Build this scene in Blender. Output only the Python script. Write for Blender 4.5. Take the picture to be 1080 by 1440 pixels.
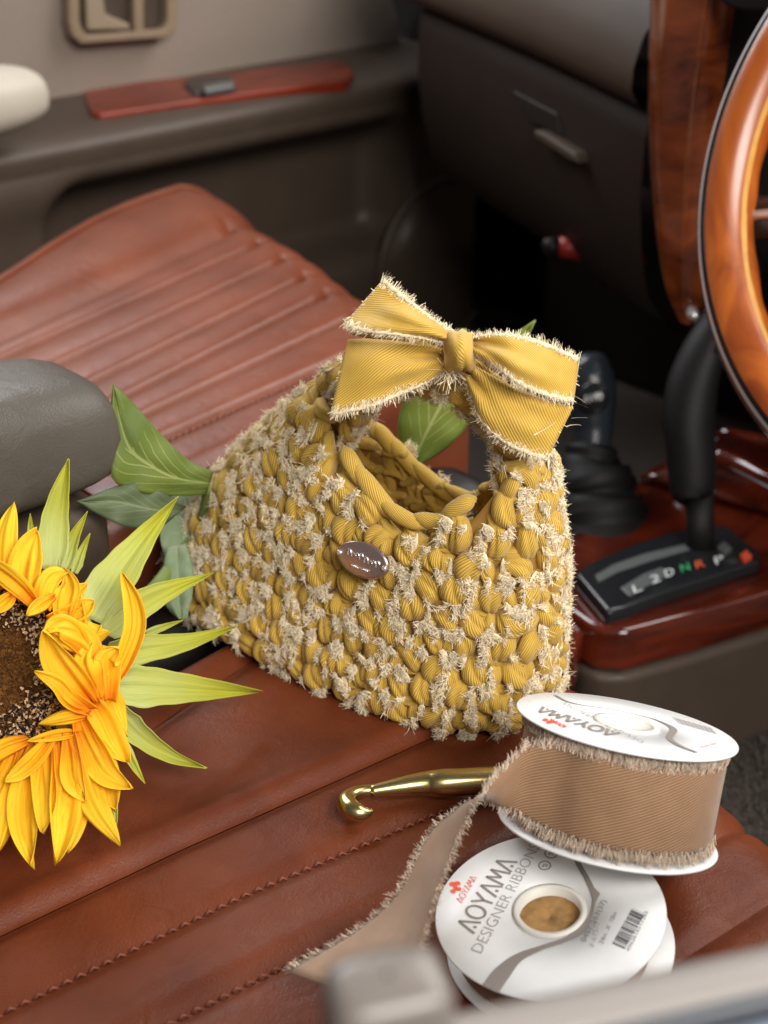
import bpy, bmesh, math, random
import numpy as np
from mathutils import Vector, Matrix

random.seed(7)
rng = np.random.default_rng(7)
for o in list(bpy.data.objects):
    bpy.data.objects.remove(o)
S = bpy.context.scene
COL = S.collection
rad = math.radians

# ------------------------------------------------------------------ camera
PITCH, YAW, FPX = rad(28), rad(47), 2000.0          # X = car forward, Y = car left, Z = up, metres
HD = np.array([math.cos(YAW), math.sin(YAW), 0.0])
CR = np.array([math.sin(YAW), -math.cos(YAW), 0.0])
CF = math.cos(PITCH) * HD - math.sin(PITCH) * np.array([0, 0, 1.0])
CU = math.sin(PITCH) * HD + math.cos(PITCH) * np.array([0, 0, 1.0])
CAM = np.array([-0.367, -0.398, 0.377])
cd = bpy.data.cameras.new('camera')
cam = bpy.data.objects.new('camera', cd)
COL.objects.link(cam)
M = Matrix(((CR[0], CU[0], -CF[0], CAM[0]), (CR[1], CU[1], -CF[1], CAM[1]), (CR[2], CU[2], -CF[2], CAM[2]), (0, 0, 0, 1)))
cam.matrix_world = M
cd.sensor_fit = 'VERTICAL'
cd.sensor_height = 36
cd.sensor_width = 27
cd.lens = 50
cd.clip_start = 0.01
cd.clip_end = 50
cd.dof.use_dof = True
cd.dof.focus_distance = 0.57
cd.dof.aperture_fstop = 10.0
S.camera = cam

# ------------------------------------------------------------------ light: soft daylight through the car's windows
W = bpy.data.worlds.new('World')
S.world = W
W.use_nodes = True
bg = W.node_tree.nodes['Background']
bg.inputs[0].default_value = (0.95, 0.96, 1.0, 1)
bg.inputs[1].default_value = 0.07


def area(name, loc, target, sx, sy, power, col):
    l = bpy.data.lights.new(name, 'AREA')
    l.shape = 'RECTANGLE'
    l.size, l.size_y = sx, sy
    l.energy = power
    l.color = col
    o = bpy.data.objects.new(name, l)
    COL.objects.link(o)
    o.location = loc
    o.rotation_euler = (Vector(target) - Vector(loc)).to_track_quat('-Z', 'Y').to_euler()
    return o


area('driver_window_light', (-0.30, -1.25, 1.10), (0.05, 0.05, 0.0), 1.1, 0.6, 30, (1.0, 0.95, 0.88))
area('windscreen_light', (0.95, -0.15, 1.05), (0.0, 0.0, 0.0), 1.3, 0.6, 15, (1.0, 0.97, 0.93))
area('passenger_window_light', (0.25, 1.15, 0.95), (0.1, 0.2, 0.0), 0.9, 0.5, 10, (0.97, 0.97, 1.0))
S.view_settings.view_transform = 'Standard'
S.view_settings.look = 'None'
S.view_settings.exposure = 0.45
S.view_settings.gamma = 1.0
S.view_settings.use_curve_mapping = False
S.render.engine = 'CYCLES'


# ------------------------------------------------------------------ pixel -> place helpers
def ray(x, y):
    return CF + (x - 540) / FPX * CR - (y - 720) / FPX * CU


def atZ(x, y, z=0.0):
    d = ray(x, y)
    return CAM + (z - CAM[2]) / d[2] * d


def atY(x, y, v):
    d = ray(x, y)
    return CAM + (v - CAM[1]) / d[1] * d


def atX(x, y, v):
    d = ray(x, y)
    return CAM + (v - CAM[0]) / d[0] * d


def atP(x, y, p, n):
    d = ray(x, y)
    return CAM + np.dot(np.asarray(p) - CAM, n) / np.dot(d, n) * d


def Q(x, y, w):
    return CAM + w * ray(x, y)


def nrm(v):
    v = np.asarray(v, float)
    return v / (np.linalg.norm(v) + 1e-12)


# ------------------------------------------------------------------ materials
MATS = {}


def mat(name, col, rough=0.5, metal=0.0, var=0.0, vscale=30, col2=None, bump=0.0, bscale=200, bkind='noise',
        stretch=(1, 1, 1), coat=0.0, spec=0.5, sub=0.0, trans=0.0, bdist=0.001, sheen=0.0, vdetail=4):
    m = bpy.data.materials.new(name)
    m.use_nodes = True
    nt = m.node_tree
    b = nt.nodes['Principled BSDF']
    b.inputs['Roughness'].default_value = rough
    b.inputs['Metallic'].default_value = metal
    b.inputs['Specular IOR Level'].default_value = spec
    b.inputs['Coat Weight'].default_value = coat
    b.inputs['Coat Roughness'].default_value = 0.06
    if sheen:
        b.inputs['Sheen Weight'].default_value = sheen
        b.inputs['Sheen Roughness'].default_value = 0.4
    if sub:
        b.inputs['Subsurface Weight'].default_value = sub
        b.inputs['Subsurface Radius'].default_value = (0.004, 0.003, 0.001)
        b.inputs['Subsurface Scale'].default_value = 1.0
    b.inputs['Base Color'].default_value = (*col, 1)
    tc = nt.nodes.new('ShaderNodeTexCoord')
    mp = nt.nodes.new('ShaderNodeMapping')
    mp.inputs['Scale'].default_value = stretch
    nt.links.new(tc.outputs['Object'], mp.inputs['Vector'])
    if var or col2:
        n = nt.nodes.new('ShaderNodeTexNoise')
        n.inputs['Scale'].default_value = vscale
        n.inputs['Detail'].default_value = vdetail
        nt.links.new(mp.outputs[0], n.inputs['Vector'])
        r = nt.nodes.new('ShaderNodeValToRGB')
        c2 = col2 or tuple(c * (1 - var) for c in col)
        c1 = col if col2 else tuple(min(1, c * (1 + var)) for c in col)
        r.color_ramp.elements[0].position = 0.33
        r.color_ramp.elements[1].position = 0.67
        r.color_ramp.elements[0].color = (*c2, 1)
        r.color_ramp.elements[1].color = (*c1, 1)
        nt.links.new(n.outputs[0], r.inputs[0])
        nt.links.new(r.outputs[0], b.inputs['Base Color'])
    if bump:
        if bkind == 'voronoi':
            n = nt.nodes.new('ShaderNodeTexVoronoi')
            n.feature = 'DISTANCE_TO_EDGE'
            n.inputs['Scale'].default_value = bscale
            out = n.outputs['Distance']
        else:
            n = nt.nodes.new('ShaderNodeTexNoise')
            n.inputs['Scale'].default_value = bscale
            n.inputs['Detail'].default_value = 6
            out = n.outputs[0]
        nt.links.new(mp.outputs[0], n.inputs['Vector'])
        bp = nt.nodes.new('ShaderNodeBump')
        bp.inputs['Strength'].default_value = bump
        bp.inputs['Distance'].default_value = bdist
        nt.links.new(out, bp.inputs['Height'])
        nt.links.new(bp.outputs[0], b.inputs['Normal'])
    MATS[name] = m
    return m


def nodes(m):
    return m.node_tree, m.node_tree.nodes['Principled BSDF']


def leather(name, c1, c2, rough):
    m = mat(name, c1, rough, col2=c2, vscale=14, spec=0.20)
    nt, b = nodes(m)
    tc = nt.nodes.new('ShaderNodeTexCoord')
    v = nt.nodes.new('ShaderNodeTexVoronoi')
    v.feature = 'DISTANCE_TO_EDGE'
    v.inputs['Scale'].default_value = 620
    n = nt.nodes.new('ShaderNodeTexNoise')
    n.inputs['Scale'].default_value = 70
    n.inputs['Detail'].default_value = 7
    n.inputs['Distortion'].default_value = 1.2
    n2 = nt.nodes.new('ShaderNodeTexNoise')
    n2.inputs['Scale'].default_value = 9
    ad = nt.nodes.new('ShaderNodeMath')
    ad.operation = 'MULTIPLY_ADD'
    ad.inputs[1].default_value = 0.30
    ad2 = nt.nodes.new('ShaderNodeMath')
    ad2.operation = 'MULTIPLY_ADD'
    ad2.inputs[1].default_value = 0.9
    for x in (v, n, n2):
        nt.links.new(tc.outputs['Object'], x.inputs['Vector'])
    nt.links.new(v.outputs['Distance'], ad.inputs[0])
    nt.links.new(n.outputs[0], ad.inputs[2])
    nt.links.new(n2.outputs[0], ad2.inputs[0])
    nt.links.new(ad.outputs[0], ad2.inputs[2])
    bp = nt.nodes.new('ShaderNodeBump')
    bp.inputs['Strength'].default_value = 0.38 if 'passenger' in name else 0.5
    bp.inputs['Distance'].default_value = 0.0012
    nt.links.new(ad2.outputs[0], bp.inputs['Height'])
    nt.links.new(bp.outputs[0], b.inputs['Normal'])
    rr = nt.nodes.new('ShaderNodeMapRange')
    rr.inputs[3].default_value = rough - 0.07
    rr.inputs[4].default_value = rough + 0.14
    nt.links.new(n.outputs[0], rr.inputs[0])
    nt.links.new(rr.outputs[0], b.inputs['Roughness'])
    return m


def twill(name, c1, c2, scale, ang, rough=0.75, strength=0.5, dist=0.0004, weave=True):
    """ribbon cloth: diagonal ribs in UV (metres)"""
    m = mat(name, c1, rough, sheen=0.25, spec=0.25)
    nt, b = nodes(m)
    uv = nt.nodes.new('ShaderNodeUVMap')
    mp = nt.nodes.new('ShaderNodeMapping')
    mp.inputs['Rotation'].default_value = (0, 0, ang)
    nt.links.new(uv.outputs[0], mp.inputs['Vector'])
    w = nt.nodes.new('ShaderNodeTexWave')
    w.inputs['Scale'].default_value = scale
    w.inputs['Distortion'].default_value = 1.0
    w.inputs['Detail'].default_value = 2
    w.inputs['Detail Scale'].default_value = 1.5
    nt.links.new(mp.outputs[0], w.inputs['Vector'])
    n = nt.nodes.new('ShaderNodeTexNoise')
    n.inputs['Scale'].default_value = 90
    nt.links.new(uv.outputs[0], n.inputs['Vector'])
    r = nt.nodes.new('ShaderNodeValToRGB')
    r.color_ramp.elements[0].position = 0.15
    r.color_ramp.elements[1].position = 0.75
    r.color_ramp.elements[0].color = (*c2, 1)
    r.color_ramp.elements[1].color = (*c1, 1)
    nt.links.new(w.outputs['Fac'], r.inputs[0])
    mx = nt.nodes.new('ShaderNodeMix')
    mx.data_type = 'RGBA'
    mx.blend_type = 'MULTIPLY'
    mx.inputs['Factor'].default_value = 0.5
    nt.links.new(r.outputs[0], mx.inputs['A'])
    nt.links.new(n.outputs['Color'], mx.inputs['B'])
    g = nt.nodes.new('ShaderNodeMapRange')
    g.inputs[3].default_value = 0.6
    g.inputs[4].default_value = 1.35
    nt.links.new(n.outputs[0], g.inputs[0])
    nt.links.new(g.outputs[0], mx.inputs['B'])
    nt.links.new(mx.outputs['Result'], b.inputs['Base Color'])
    bp = nt.nodes.new('ShaderNodeBump')
    bp.inputs['Strength'].default_value = strength
    bp.inputs['Distance'].default_value = dist
    nt.links.new(w.outputs['Fac'], bp.inputs['Height'])
    nt.links.new(bp.outputs[0], b.inputs['Normal'])
    return m


def petalmat(name, base, mid, tip, streak, edge=None):
    """colour runs from the base to the tip along V, fine streaks along the blade"""
    m = mat(name, mid, 0.62, spec=0.25)
    nt, b = nodes(m)
    uv = nt.nodes.new('ShaderNodeUVMap')
    sp = nt.nodes.new('ShaderNodeSeparateXYZ')
    nt.links.new(uv.outputs[0], sp.inputs[0])
    mp = nt.nodes.new('ShaderNodeMapping')
    mp.inputs['Scale'].default_value = (34, 2.5, 1)
    n = nt.nodes.new('ShaderNodeTexNoise')
    n.inputs['Scale'].default_value = 1.0
    n.inputs['Detail'].default_value = 3
    nt.links.new(uv.outputs[0], mp.inputs['Vector'])
    nt.links.new(mp.outputs[0], n.inputs['Vector'])
    geo = nt.nodes.new('ShaderNodeTexCoord')
    n2 = nt.nodes.new('ShaderNodeTexNoise')
    n2.inputs['Scale'].default_value = 60
    nt.links.new(geo.outputs['Object'], n2.inputs['Vector'])
    a = nt.nodes.new('ShaderNodeMath')
    a.operation = 'MULTIPLY_ADD'
    a.inputs[1].default_value = 0.7
    nt.links.new(n2.outputs[0], a.inputs[0])
    nt.links.new(sp.outputs['Y'], a.inputs[2])
    s = nt.nodes.new('ShaderNodeMath')
    s.operation = 'SUBTRACT'
    s.inputs[1].default_value = 0.35
    nt.links.new(a.outputs[0], s.inputs[0])
    r = nt.nodes.new('ShaderNodeValToRGB')
    e = r.color_ramp.elements
    e[0].position, e[0].color = 0.0, (*base, 1)
    e[1].position, e[1].color = 0.8, (*tip, 1)
    k = e.new(0.30)
    k.color = (*mid, 1)
    nt.links.new(s.outputs[0], r.inputs[0])
    mx = nt.nodes.new('ShaderNodeMix')
    mx.data_type = 'RGBA'
    mx.inputs['B'].default_value = (*streak, 1)
    g = nt.nodes.new('ShaderNodeMapRange')
    g.inputs[1].default_value = 0.5
    g.inputs[2].default_value = 0.8
    g.inputs[4].default_value = 0.6
    nt.links.new(n.outputs[0], g.inputs[0])
    nt.links.new(g.outputs[0], mx.inputs['Factor'])
    nt.links.new(r.outputs[0], mx.inputs['A'])
    nt.links.new(mx.outputs['Result'], b.inputs['Base Color'])
    bp = nt.nodes.new('ShaderNodeBump')
    bp.inputs['Strength'].default_value = 0.5
    bp.inputs['Distance'].default_value = 0.0006
    nt.links.new(n.outputs[0], bp.inputs['Height'])
    nt.links.new(bp.outputs[0], b.inputs['Normal'])
    tr = nt.nodes.new('ShaderNodeBsdfTranslucent')
    nt.links.new(mx.outputs['Result'], tr.inputs[0])
    ms = nt.nodes.new('ShaderNodeMixShader')
    ms.inputs[0].default_value = 0.33
    out = nt.nodes['Material Output']
    nt.links.new(b.outputs[0], ms.inputs[1])
    nt.links.new(tr.outputs[0], ms.inputs[2])
    nt.links.new(ms.outputs[0], out.inputs[0])
    return m


def leafmat(name, col, dark, vein):
    """leaf with a midrib and side veins in UV (u across 0..1, v along 0..1)"""
    m = mat(name, col, 0.6, spec=0.3)
    nt, b = nodes(m)
    uv = nt.nodes.new('ShaderNodeUVMap')
    sp = nt.nodes.new('ShaderNodeSeparateXYZ')
    nt.links.new(uv.outputs[0], sp.inputs[0])

    def mth(op, a, bb=None, c=None):
        q = nt.nodes.new('ShaderNodeMath')
        q.operation = op
        for i, x in enumerate((a, bb, c)):
            if x is None:
                continue
            if isinstance(x, (int, float)):
                q.inputs[i].default_value = x
            else:
                nt.links.new(x, q.inputs[i])
        return q.outputs[0]
    tc = nt.nodes.new('ShaderNodeTexCoord')
    n = nt.nodes.new('ShaderNodeTexNoise')
    n.inputs['Scale'].default_value = 130
    n.inputs['Detail'].default_value = 4
    nt.links.new(tc.outputs['Object'], n.inputs['Vector'])
    n2 = nt.nodes.new('ShaderNodeTexNoise')
    n2.inputs['Scale'].default_value = 26
    nt.links.new(tc.outputs['Object'], n2.inputs['Vector'])
    au = mth('ABSOLUTE', mth('SUBTRACT', sp.outputs['X'], 0.5))
    mid = mth('LESS_THAN', mth('ADD', au, mth('MULTIPLY', n.outputs[0], 0.02)), 0.035)
    ph = mth('ADD', mth('MULTIPLY_ADD', au, -1.1, sp.outputs['Y']), mth('MULTIPLY', n.outputs[0], 0.09))
    fr = mth('FRACT', mth('MULTIPLY', ph, 6.0))
    side = mth('LESS_THAN', mth('ABSOLUTE', mth('SUBTRACT', fr, 0.5)), mth('MULTIPLY_ADD', au, -0.12, 0.065))
    br = mth('MULTIPLY', side, mth('GREATER_THAN', n2.outputs[0], 0.43))
    vf = mth('MULTIPLY', mth('MAXIMUM', mid, br), mth('MULTIPLY', n2.outputs[0], 0.85))
    r = nt.nodes.new('ShaderNodeValToRGB')
    r.color_ramp.elements[0].position = 0.3
    r.color_ramp.elements[1].position = 0.7
    r.color_ramp.elements[0].color = (*dark, 1)
    r.color_ramp.elements[1].color = (*col, 1)
    nt.links.new(n2.outputs[0], r.inputs[0])
    mx = nt.nodes.new('ShaderNodeMix')
    mx.data_type = 'RGBA'
    nt.links.new(vf, mx.inputs['Factor'])
    nt.links.new(r.outputs[0], mx.inputs['A'])
    mx.inputs['B'].default_value = (*vein, 1)
    nt.links.new(mx.outputs['Result'], b.inputs['Base Color'])
    bp = nt.nodes.new('ShaderNodeBump')
    bp.inputs['Strength'].default_value = 0.4
    bp.inputs['Distance'].default_value = 0.0006
    nt.links.new(n.outputs[0], bp.inputs['Height'])
    nt.links.new(bp.outputs[0], b.inputs['Normal'])
    return m


def wood(name, c1, c2, scale, rough=0.12, stretch=(1, 1, 1)):
    m = mat(name, c1, rough, coat=0.9, spec=0.5)
    nt, b = nodes(m)
    tc = nt.nodes.new('ShaderNodeTexCoord')
    mp = nt.nodes.new('ShaderNodeMapping')
    mp.inputs['Scale'].default_value = stretch
    nt.links.new(tc.outputs['Object'], mp.inputs['Vector'])
    n = nt.nodes.new('ShaderNodeTexNoise')
    n.inputs['Scale'].default_value = scale
    n.inputs['Detail'].default_value = 8
    n.inputs['Distortion'].default_value = 1.6
    nt.links.new(mp.outputs[0], n.inputs['Vector'])
    r = nt.nodes.new('ShaderNodeValToRGB')
    r.color_ramp.elements[0].position = 0.32
    r.color_ramp.elements[1].position = 0.66
    r.color_ramp.elements[0].color = (*c2, 1)
    r.color_ramp.elements[1].color = (*c1, 1)
    nt.links.new(n.outputs[0], r.inputs[0])
    nt.links.new(r.outputs[0], b.inputs['Base Color'])
    return m


leather('brown_leather', (0.175, 0.042, 0.0140), (0.090, 0.019, 0.0065), 0.42)
leather('passenger_leather', (0.175, 0.047, 0.021), (0.120, 0.030, 0.013), 0.34)
nodes(MATS['passenger_leather'])[1].inputs['Specular IOR Level'].default_value = 0.34
leather('grey_leather', (0.088, 0.078, 0.065), (0.070, 0.061, 0.050), 0.38)
mat('seam_thread', (0.19, 0.055, 0.03), 0.7, var=0.25, vscale=300)
mat('taupe_plastic', (0.066, 0.047, 0.035), 0.45, spec=0.35, var=0.06, vscale=40, bump=0.25, bscale=900)
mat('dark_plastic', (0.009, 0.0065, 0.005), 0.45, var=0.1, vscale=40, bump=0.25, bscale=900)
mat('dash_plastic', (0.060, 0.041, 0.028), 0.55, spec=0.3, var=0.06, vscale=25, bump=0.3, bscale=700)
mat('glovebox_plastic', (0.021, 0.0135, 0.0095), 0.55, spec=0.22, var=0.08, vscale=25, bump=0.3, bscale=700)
mat('door_fabric', (0.255, 0.205, 0.170), 0.9, var=0.06, vscale=400, bump=0.5, bscale=1200, sheen=0.3)
mat('cream_vinyl', (0.46, 0.42, 0.35), 0.5, var=0.03, vscale=40, bump=0.1, bscale=500)
mat('beige_plastic', (0.24, 0.175, 0.115), 0.4, var=0.05, vscale=60)
mat('light_beige', (0.27, 0.21, 0.15), 0.35)
mat('black_plastic', (0.006, 0.0055, 0.0055), 0.55, spec=0.3, bump=0.08, bscale=900)
mat('black_gloss', (0.014, 0.015, 0.017), 0.16)
mat('black_rubber', (0.006, 0.006, 0.006), 0.6, spec=0.3, bump=0.1, bscale=500)
mat('blue_black_plastic', (0.020, 0.026, 0.034), 0.28)
mat('grey_window_plastic', (0.11, 0.12, 0.12), 0.2)
mat('carpet', (0.10, 0.082, 0.070), 0.95, var=0.45, vscale=700, bump=1.0, bscale=900, bdist=0.003)
wood('red_wood', (0.12, 0.017, 0.006), (0.030, 0.0045, 0.0025), 9, stretch=(1, 2, 5))
wood('door_wood', (0.23, 0.030, 0.010), (0.09, 0.010, 0.004), 9, 0.3, stretch=(1, 2, 5))
nodes(MATS['door_wood'])[1].inputs['Coat Weight'].default_value = 0.15
nodes(MATS['door_wood'])[1].inputs['Specular IOR Level'].default_value = 0.25
wood('dash_wood', (0.22, 0.050, 0.012), (0.06, 0.010, 0.004), 14, stretch=(1, 1, 2.4))
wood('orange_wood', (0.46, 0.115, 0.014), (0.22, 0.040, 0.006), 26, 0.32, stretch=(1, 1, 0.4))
nodes(MATS['orange_wood'])[1].inputs['Coat Weight'].default_value = 0.3
nodes(MATS['orange_wood'])[1].inputs['Coat Roughness'].default_value = 0.2
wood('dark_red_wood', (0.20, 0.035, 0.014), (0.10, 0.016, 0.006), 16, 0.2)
mat('pale_inlay', (0.62, 0.32, 0.08), 0.25, coat=0.6, var=0.1, vscale=80)
mat('chrome', (0.80, 0.80, 0.80), 0.3, metal=0.6)
mat('rose_metal', (0.50, 0.37, 0.35), 0.26, metal=0.85)
mat('rose_emboss', (0.88, 0.82, 0.80), 0.25, metal=0.8)
mat('gold_metal', (0.60, 0.47, 0.21), 0.27, metal=1.0, var=0.05, vscale=50)
mat('white_card', (0.79, 0.80, 0.81), 0.38, var=0.025, vscale=90, bump=0.12, bscale=160, bdist=0.0006)
mat('white_core', (0.76, 0.74, 0.68), 0.45)
mat('kraft_card', (0.40, 0.22, 0.075), 0.85, var=0.18, vscale=350, vdetail=6)
mat('grey_print', (0.25, 0.22, 0.20), 0.6)
mat('light_print', (0.36, 0.34, 0.33), 0.6)
mat('dark_print', (0.06, 0.06, 0.065), 0.6)
mat('red_print', (0.72, 0.08, 0.03), 0.6)
mat('white_print', (0.72, 0.75, 0.75), 0.5)
mat('green_print', (0.05, 0.42, 0.16), 0.5)
mat('orange_print', (0.70, 0.12, 0.03), 0.5)
mat('red_plastic', (0.32, 0.018, 0.014), 0.4)
mat('sill_plastic', (0.23, 0.21, 0.195), 0.45, var=0.04, vscale=30)
mat('knob_plastic', (0.16, 0.14, 0.125), 0.32)
mat('sill_rubber', (0.035, 0.042, 0.055), 0.35)
mat('sill_paint', (0.20, 0.25, 0.31), 0.3)
twill('mustard_cloth', (0.65, 0.43, 0.082), (0.41, 0.24, 0.032), 1.0, 0, 0.72, 0.5, 0.0004)
twill('mustard_twill', (0.62, 0.405, 0.075), (0.42, 0.245, 0.032), 330, rad(32), 0.62, 0.5, 0.0003)
twill('brown_twill', (0.36, 0.215, 0.122), (0.20, 0.108, 0.058), 310, rad(24), 0.72, 0.6, 0.0003)
twill('taupe_twill', (0.345, 0.225, 0.150), (0.28, 0.170, 0.108), 400, rad(60), 0.8, 0.3, 0.0002)
mat('cream_thread', (0.82, 0.72, 0.53), 0.9, var=0.16, vscale=140, sheen=0.2)
mat('cream_weave', (0.78, 0.66, 0.46), 0.9, var=0.25, vscale=900, bump=1.0, bscale=1500, bdist=0.0008)
mat('taupe_thread', (0.60, 0.49, 0.385), 0.9, var=0.2, vscale=200, sheen=0.2)
mat('bag_lining', (0.30, 0.16, 0.03), 0.9)
petalmat('petal', (0.93, 0.30, 0.010), (0.96, 0.55, 0.016), (0.97, 0.68, 0.040), (0.92, 0.42, 0.010))  # orange base is petal colour, deepened to paint in the orange shadows
petalmat('sepal', (0.60, 0.66, 0.27), (0.58, 0.62, 0.17), (0.60, 0.60, 0.06), (0.30, 0.40, 0.08))
leafmat('leaf_green', (0.125, 0.165, 0.026), (0.075, 0.115, 0.02), (0.42, 0.45, 0.17))
leafmat('leaf_bright', (0.19, 0.25, 0.045), (0.11, 0.17, 0.03), (0.50, 0.54, 0.25))
leafmat('leaf_dark', (0.085, 0.115, 0.055), (0.06, 0.085, 0.04), (0.20, 0.25, 0.12))
leafmat('leaf_pale', (0.23, 0.29, 0.17), (0.17, 0.23, 0.13), (0.30, 0.36, 0.23))
mat('flower_heart', (0.20, 0.075, 0.008), 0.95, var=0.5, vscale=900, bump=1.0, bscale=1200, bdist=0.002)
mat('stamen_dark', (0.022, 0.014, 0.012), 0.8)
mat('stamen_tip', (0.62, 0.42, 0.24), 0.8)
mat('stem_green', (0.16, 0.22, 0.05), 0.6, var=0.2, vscale=60)


# ------------------------------------------------------------------ object helpers
def link(o, parent=None):
    COL.objects.link(o)
    if parent is not None:
        o.parent = parent
        if parent.type == 'EMPTY':
            o.matrix_parent_inverse = Matrix.Translation(-parent.location)
    return o


def mesh(name, V, Fc, m, parent=None, uv=None, smooth=True, thick=0.0, bevel=0.0):
    me = bpy.data.meshes.new(name)
    me.from_pydata([tuple(map(float, v)) for v in V], [], [tuple(f) for f in Fc])
    me.materials.append(MATS[m] if isinstance(m, str) else m)
    if smooth:
        me.polygons.foreach_set('use_smooth', [True] * len(me.polygons))
    if uv is not None:
        ul = me.uv_layers.new(name='UVMap')
        li = np.empty(len(me.loops), dtype=np.int32)
        me.loops.foreach_get('vertex_index', li)
        ul.data.foreach_set('uv', np.asarray(uv, np.float32)[li].ravel())
    me.update()
    o = bpy.data.objects.new(name, me)
    if thick:
        s = o.modifiers.new('solid', 'SOLIDIFY')
        s.thickness = thick
        s.offset = 0
    if bevel:
        s = o.modifiers.new('bevel', 'BEVEL')
        s.width = bevel
        s.segments = 3
        s.limit_method = 'ANGLE'
    return link(o, parent)


def gridmesh(name, G, m, parent=None, uv=None, thick=0.0, closed_v=False, closed_u=False):
    G = np.asarray(G, float)
    a, b = G.shape[:2]
    V = G.reshape(-1, 3)
    Fc = []
    for i in range(a if closed_u else a - 1):
        for j in range(b if closed_v else b - 1):
            i2, j2 = (i + 1) % a, (j + 1) % b
            Fc.append((i * b + j, i * b + j2, i2 * b + j2, i2 * b + j))
    if uv is None:
        uu, vv = np.meshgrid(np.linspace(0, 1, b), np.linspace(0, 1, a))
        uv = np.stack([uu, vv], 2)
    return mesh(name, V, Fc, m, parent, np.asarray(uv).reshape(-1, 2), True, thick)


def catmull(P, n):
    P = np.asarray(P, float)
    if len(P) == 2:
        t = np.linspace(0, 1, n)[:, None]
        return P[0] * (1 - t) + P[1] * t
    X = np.vstack([2 * P[0] - P[1], P, 2 * P[-1] - P[-2]])
    seg = len(P) - 1
    out = []
    for t in np.linspace(0, seg - 1e-9, n):
        i = int(t)
        f = t - i
        p0, p1, p2, p3 = X[i], X[i + 1], X[i + 2], X[i + 3]
        out.append(0.5 * (2 * p1 + (p2 - p0) * f + (2 * p0 - 5 * p1 + 4 * p2 - p3) * f * f + (3 * p1 - p0 - 3 * p2 + p3) * f ** 3))
    return np.array(out)


def sweep(path, rx, ry=None, n=12, up=(0, 0, 1), caps=True):
    """tube round a path; rx, ry per point"""
    path = np.asarray(path, float)
    k = len(path)
    rx = np.broadcast_to(np.asarray(rx, float), (k,))
    ry = rx if ry is None else np.broadcast_to(np.asarray(ry, float), (k,))
    V, Fc, UV = [], [], []
    T = np.gradient(path, axis=0)
    L = np.r_[0, np.cumsum(np.linalg.norm(np.diff(path, axis=0), axis=1))]
    for i in range(k):
        t = nrm(T[i])
        s = np.cross(t, up)
        if np.linalg.norm(s) < 1e-4:
            s = np.cross(t, (1, 0, 0))
        s = nrm(s)
        u = np.cross(s, t)
        for j in range(n):
            a = 2 * math.pi * j / n
            V.append(path[i] + s * rx[i] * math.cos(a) + u * ry[i] * math.sin(a))
            UV.append((j / n, L[i]))
    for i in range(k - 1):
        for j in range(n):
            j2 = (j + 1) % n
            Fc.append((i * n + j, i * n + j2, (i + 1) * n + j2, (i + 1) * n + j))
    if caps:
        Fc.append(tuple(range(n - 1, -1, -1)))
        Fc.append(tuple((k - 1) * n + j for j in range(n)))
    return V, Fc, UV


def tube(name, path, rx, m, parent=None, ry=None, n=12, up=(0, 0, 1)):
    V, Fc, UV = sweep(path, rx, ry, n, up)
    return mesh(name, V, Fc, m, parent, UV)


def prism(name, top, down, m, parent=None, bevel=0.0, smooth=False):
    """polygon 'top' (list of points) extruded by the vector 'down'"""
    top = [np.asarray(p, float) for p in top]
    n = len(top)
    V = top + [p + np.asarray(down) for p in top]
    Fc = [tuple(range(n)), tuple(range(2 * n - 1, n - 1, -1))]
    for i in range(n):
        j = (i + 1) % n
        Fc.append((i, n + i, n + j, j))
    o = mesh(name, V, Fc, m, parent, smooth=smooth, bevel=bevel)
    bm = bmesh.new()
    bm.from_mesh(o.data)
    bmesh.ops.recalc_face_normals(bm, faces=bm.faces)
    bm.to_mesh(o.data)
    bm.free()
    if bevel:
        o.data.polygons.foreach_set('use_smooth', [True] * len(o.data.polygons))
        o.modifiers.new('wn', 'WEIGHTED_NORMAL')
    return o


def box(name, lo, hi, m, parent=None, bevel=0.004):
    x0, y0, z0 = lo
    x1, y1, z1 = hi
    return prism(name, [(x0, y0, z1), (x1, y0, z1), (x1, y1, z1), (x0, y1, z1)], (0, 0, z0 - z1), m, parent, bevel)


def empty(name, loc, label, cat, group=None):
    o = bpy.data.objects.new(name, None)
    o.empty_display_size = 0.02
    o.location = tuple(map(float, loc))
    COL.objects.link(o)
    o['label'], o['category'] = label, cat
    if group:
        o['group'] = group
    return o


def tag(o, label=None, cat=None, kind=None):
    if label:
        o['label'] = label
    if cat:
        o['category'] = cat
    if kind:
        o['kind'] = kind
    return o


def strands(starts, dirs, lens, width, curl=0.35, seg=3, droop=None):
    """thin frayed threads: flat blades of 'seg' pieces with random roll and curl"""
    V, Fc = [], []
    for p, d, l in zip(starts, dirs, lens):
        d = nrm(d)
        side = nrm(np.cross(d, rng.normal(size=3)))
        bend = nrm(rng.normal(size=3)) * curl
        if droop is not None:
            bend = bend + np.asarray(droop)
        q = np.array(p, float)
        b0 = len(V)
        dd = d.copy()
        for k in range(seg + 1):
            wk = width * (1 - 0.55 * k / seg)
            V.append(q - side * wk / 2)
            V.append(q + side * wk / 2)
            dd = nrm(dd + bend * 1.2 / seg)
            q = q + dd * l / seg
        for k in range(seg):
            a = b0 + 2 * k
            Fc.append((a, a + 1, a + 3, a + 2))
    return V, Fc


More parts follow.
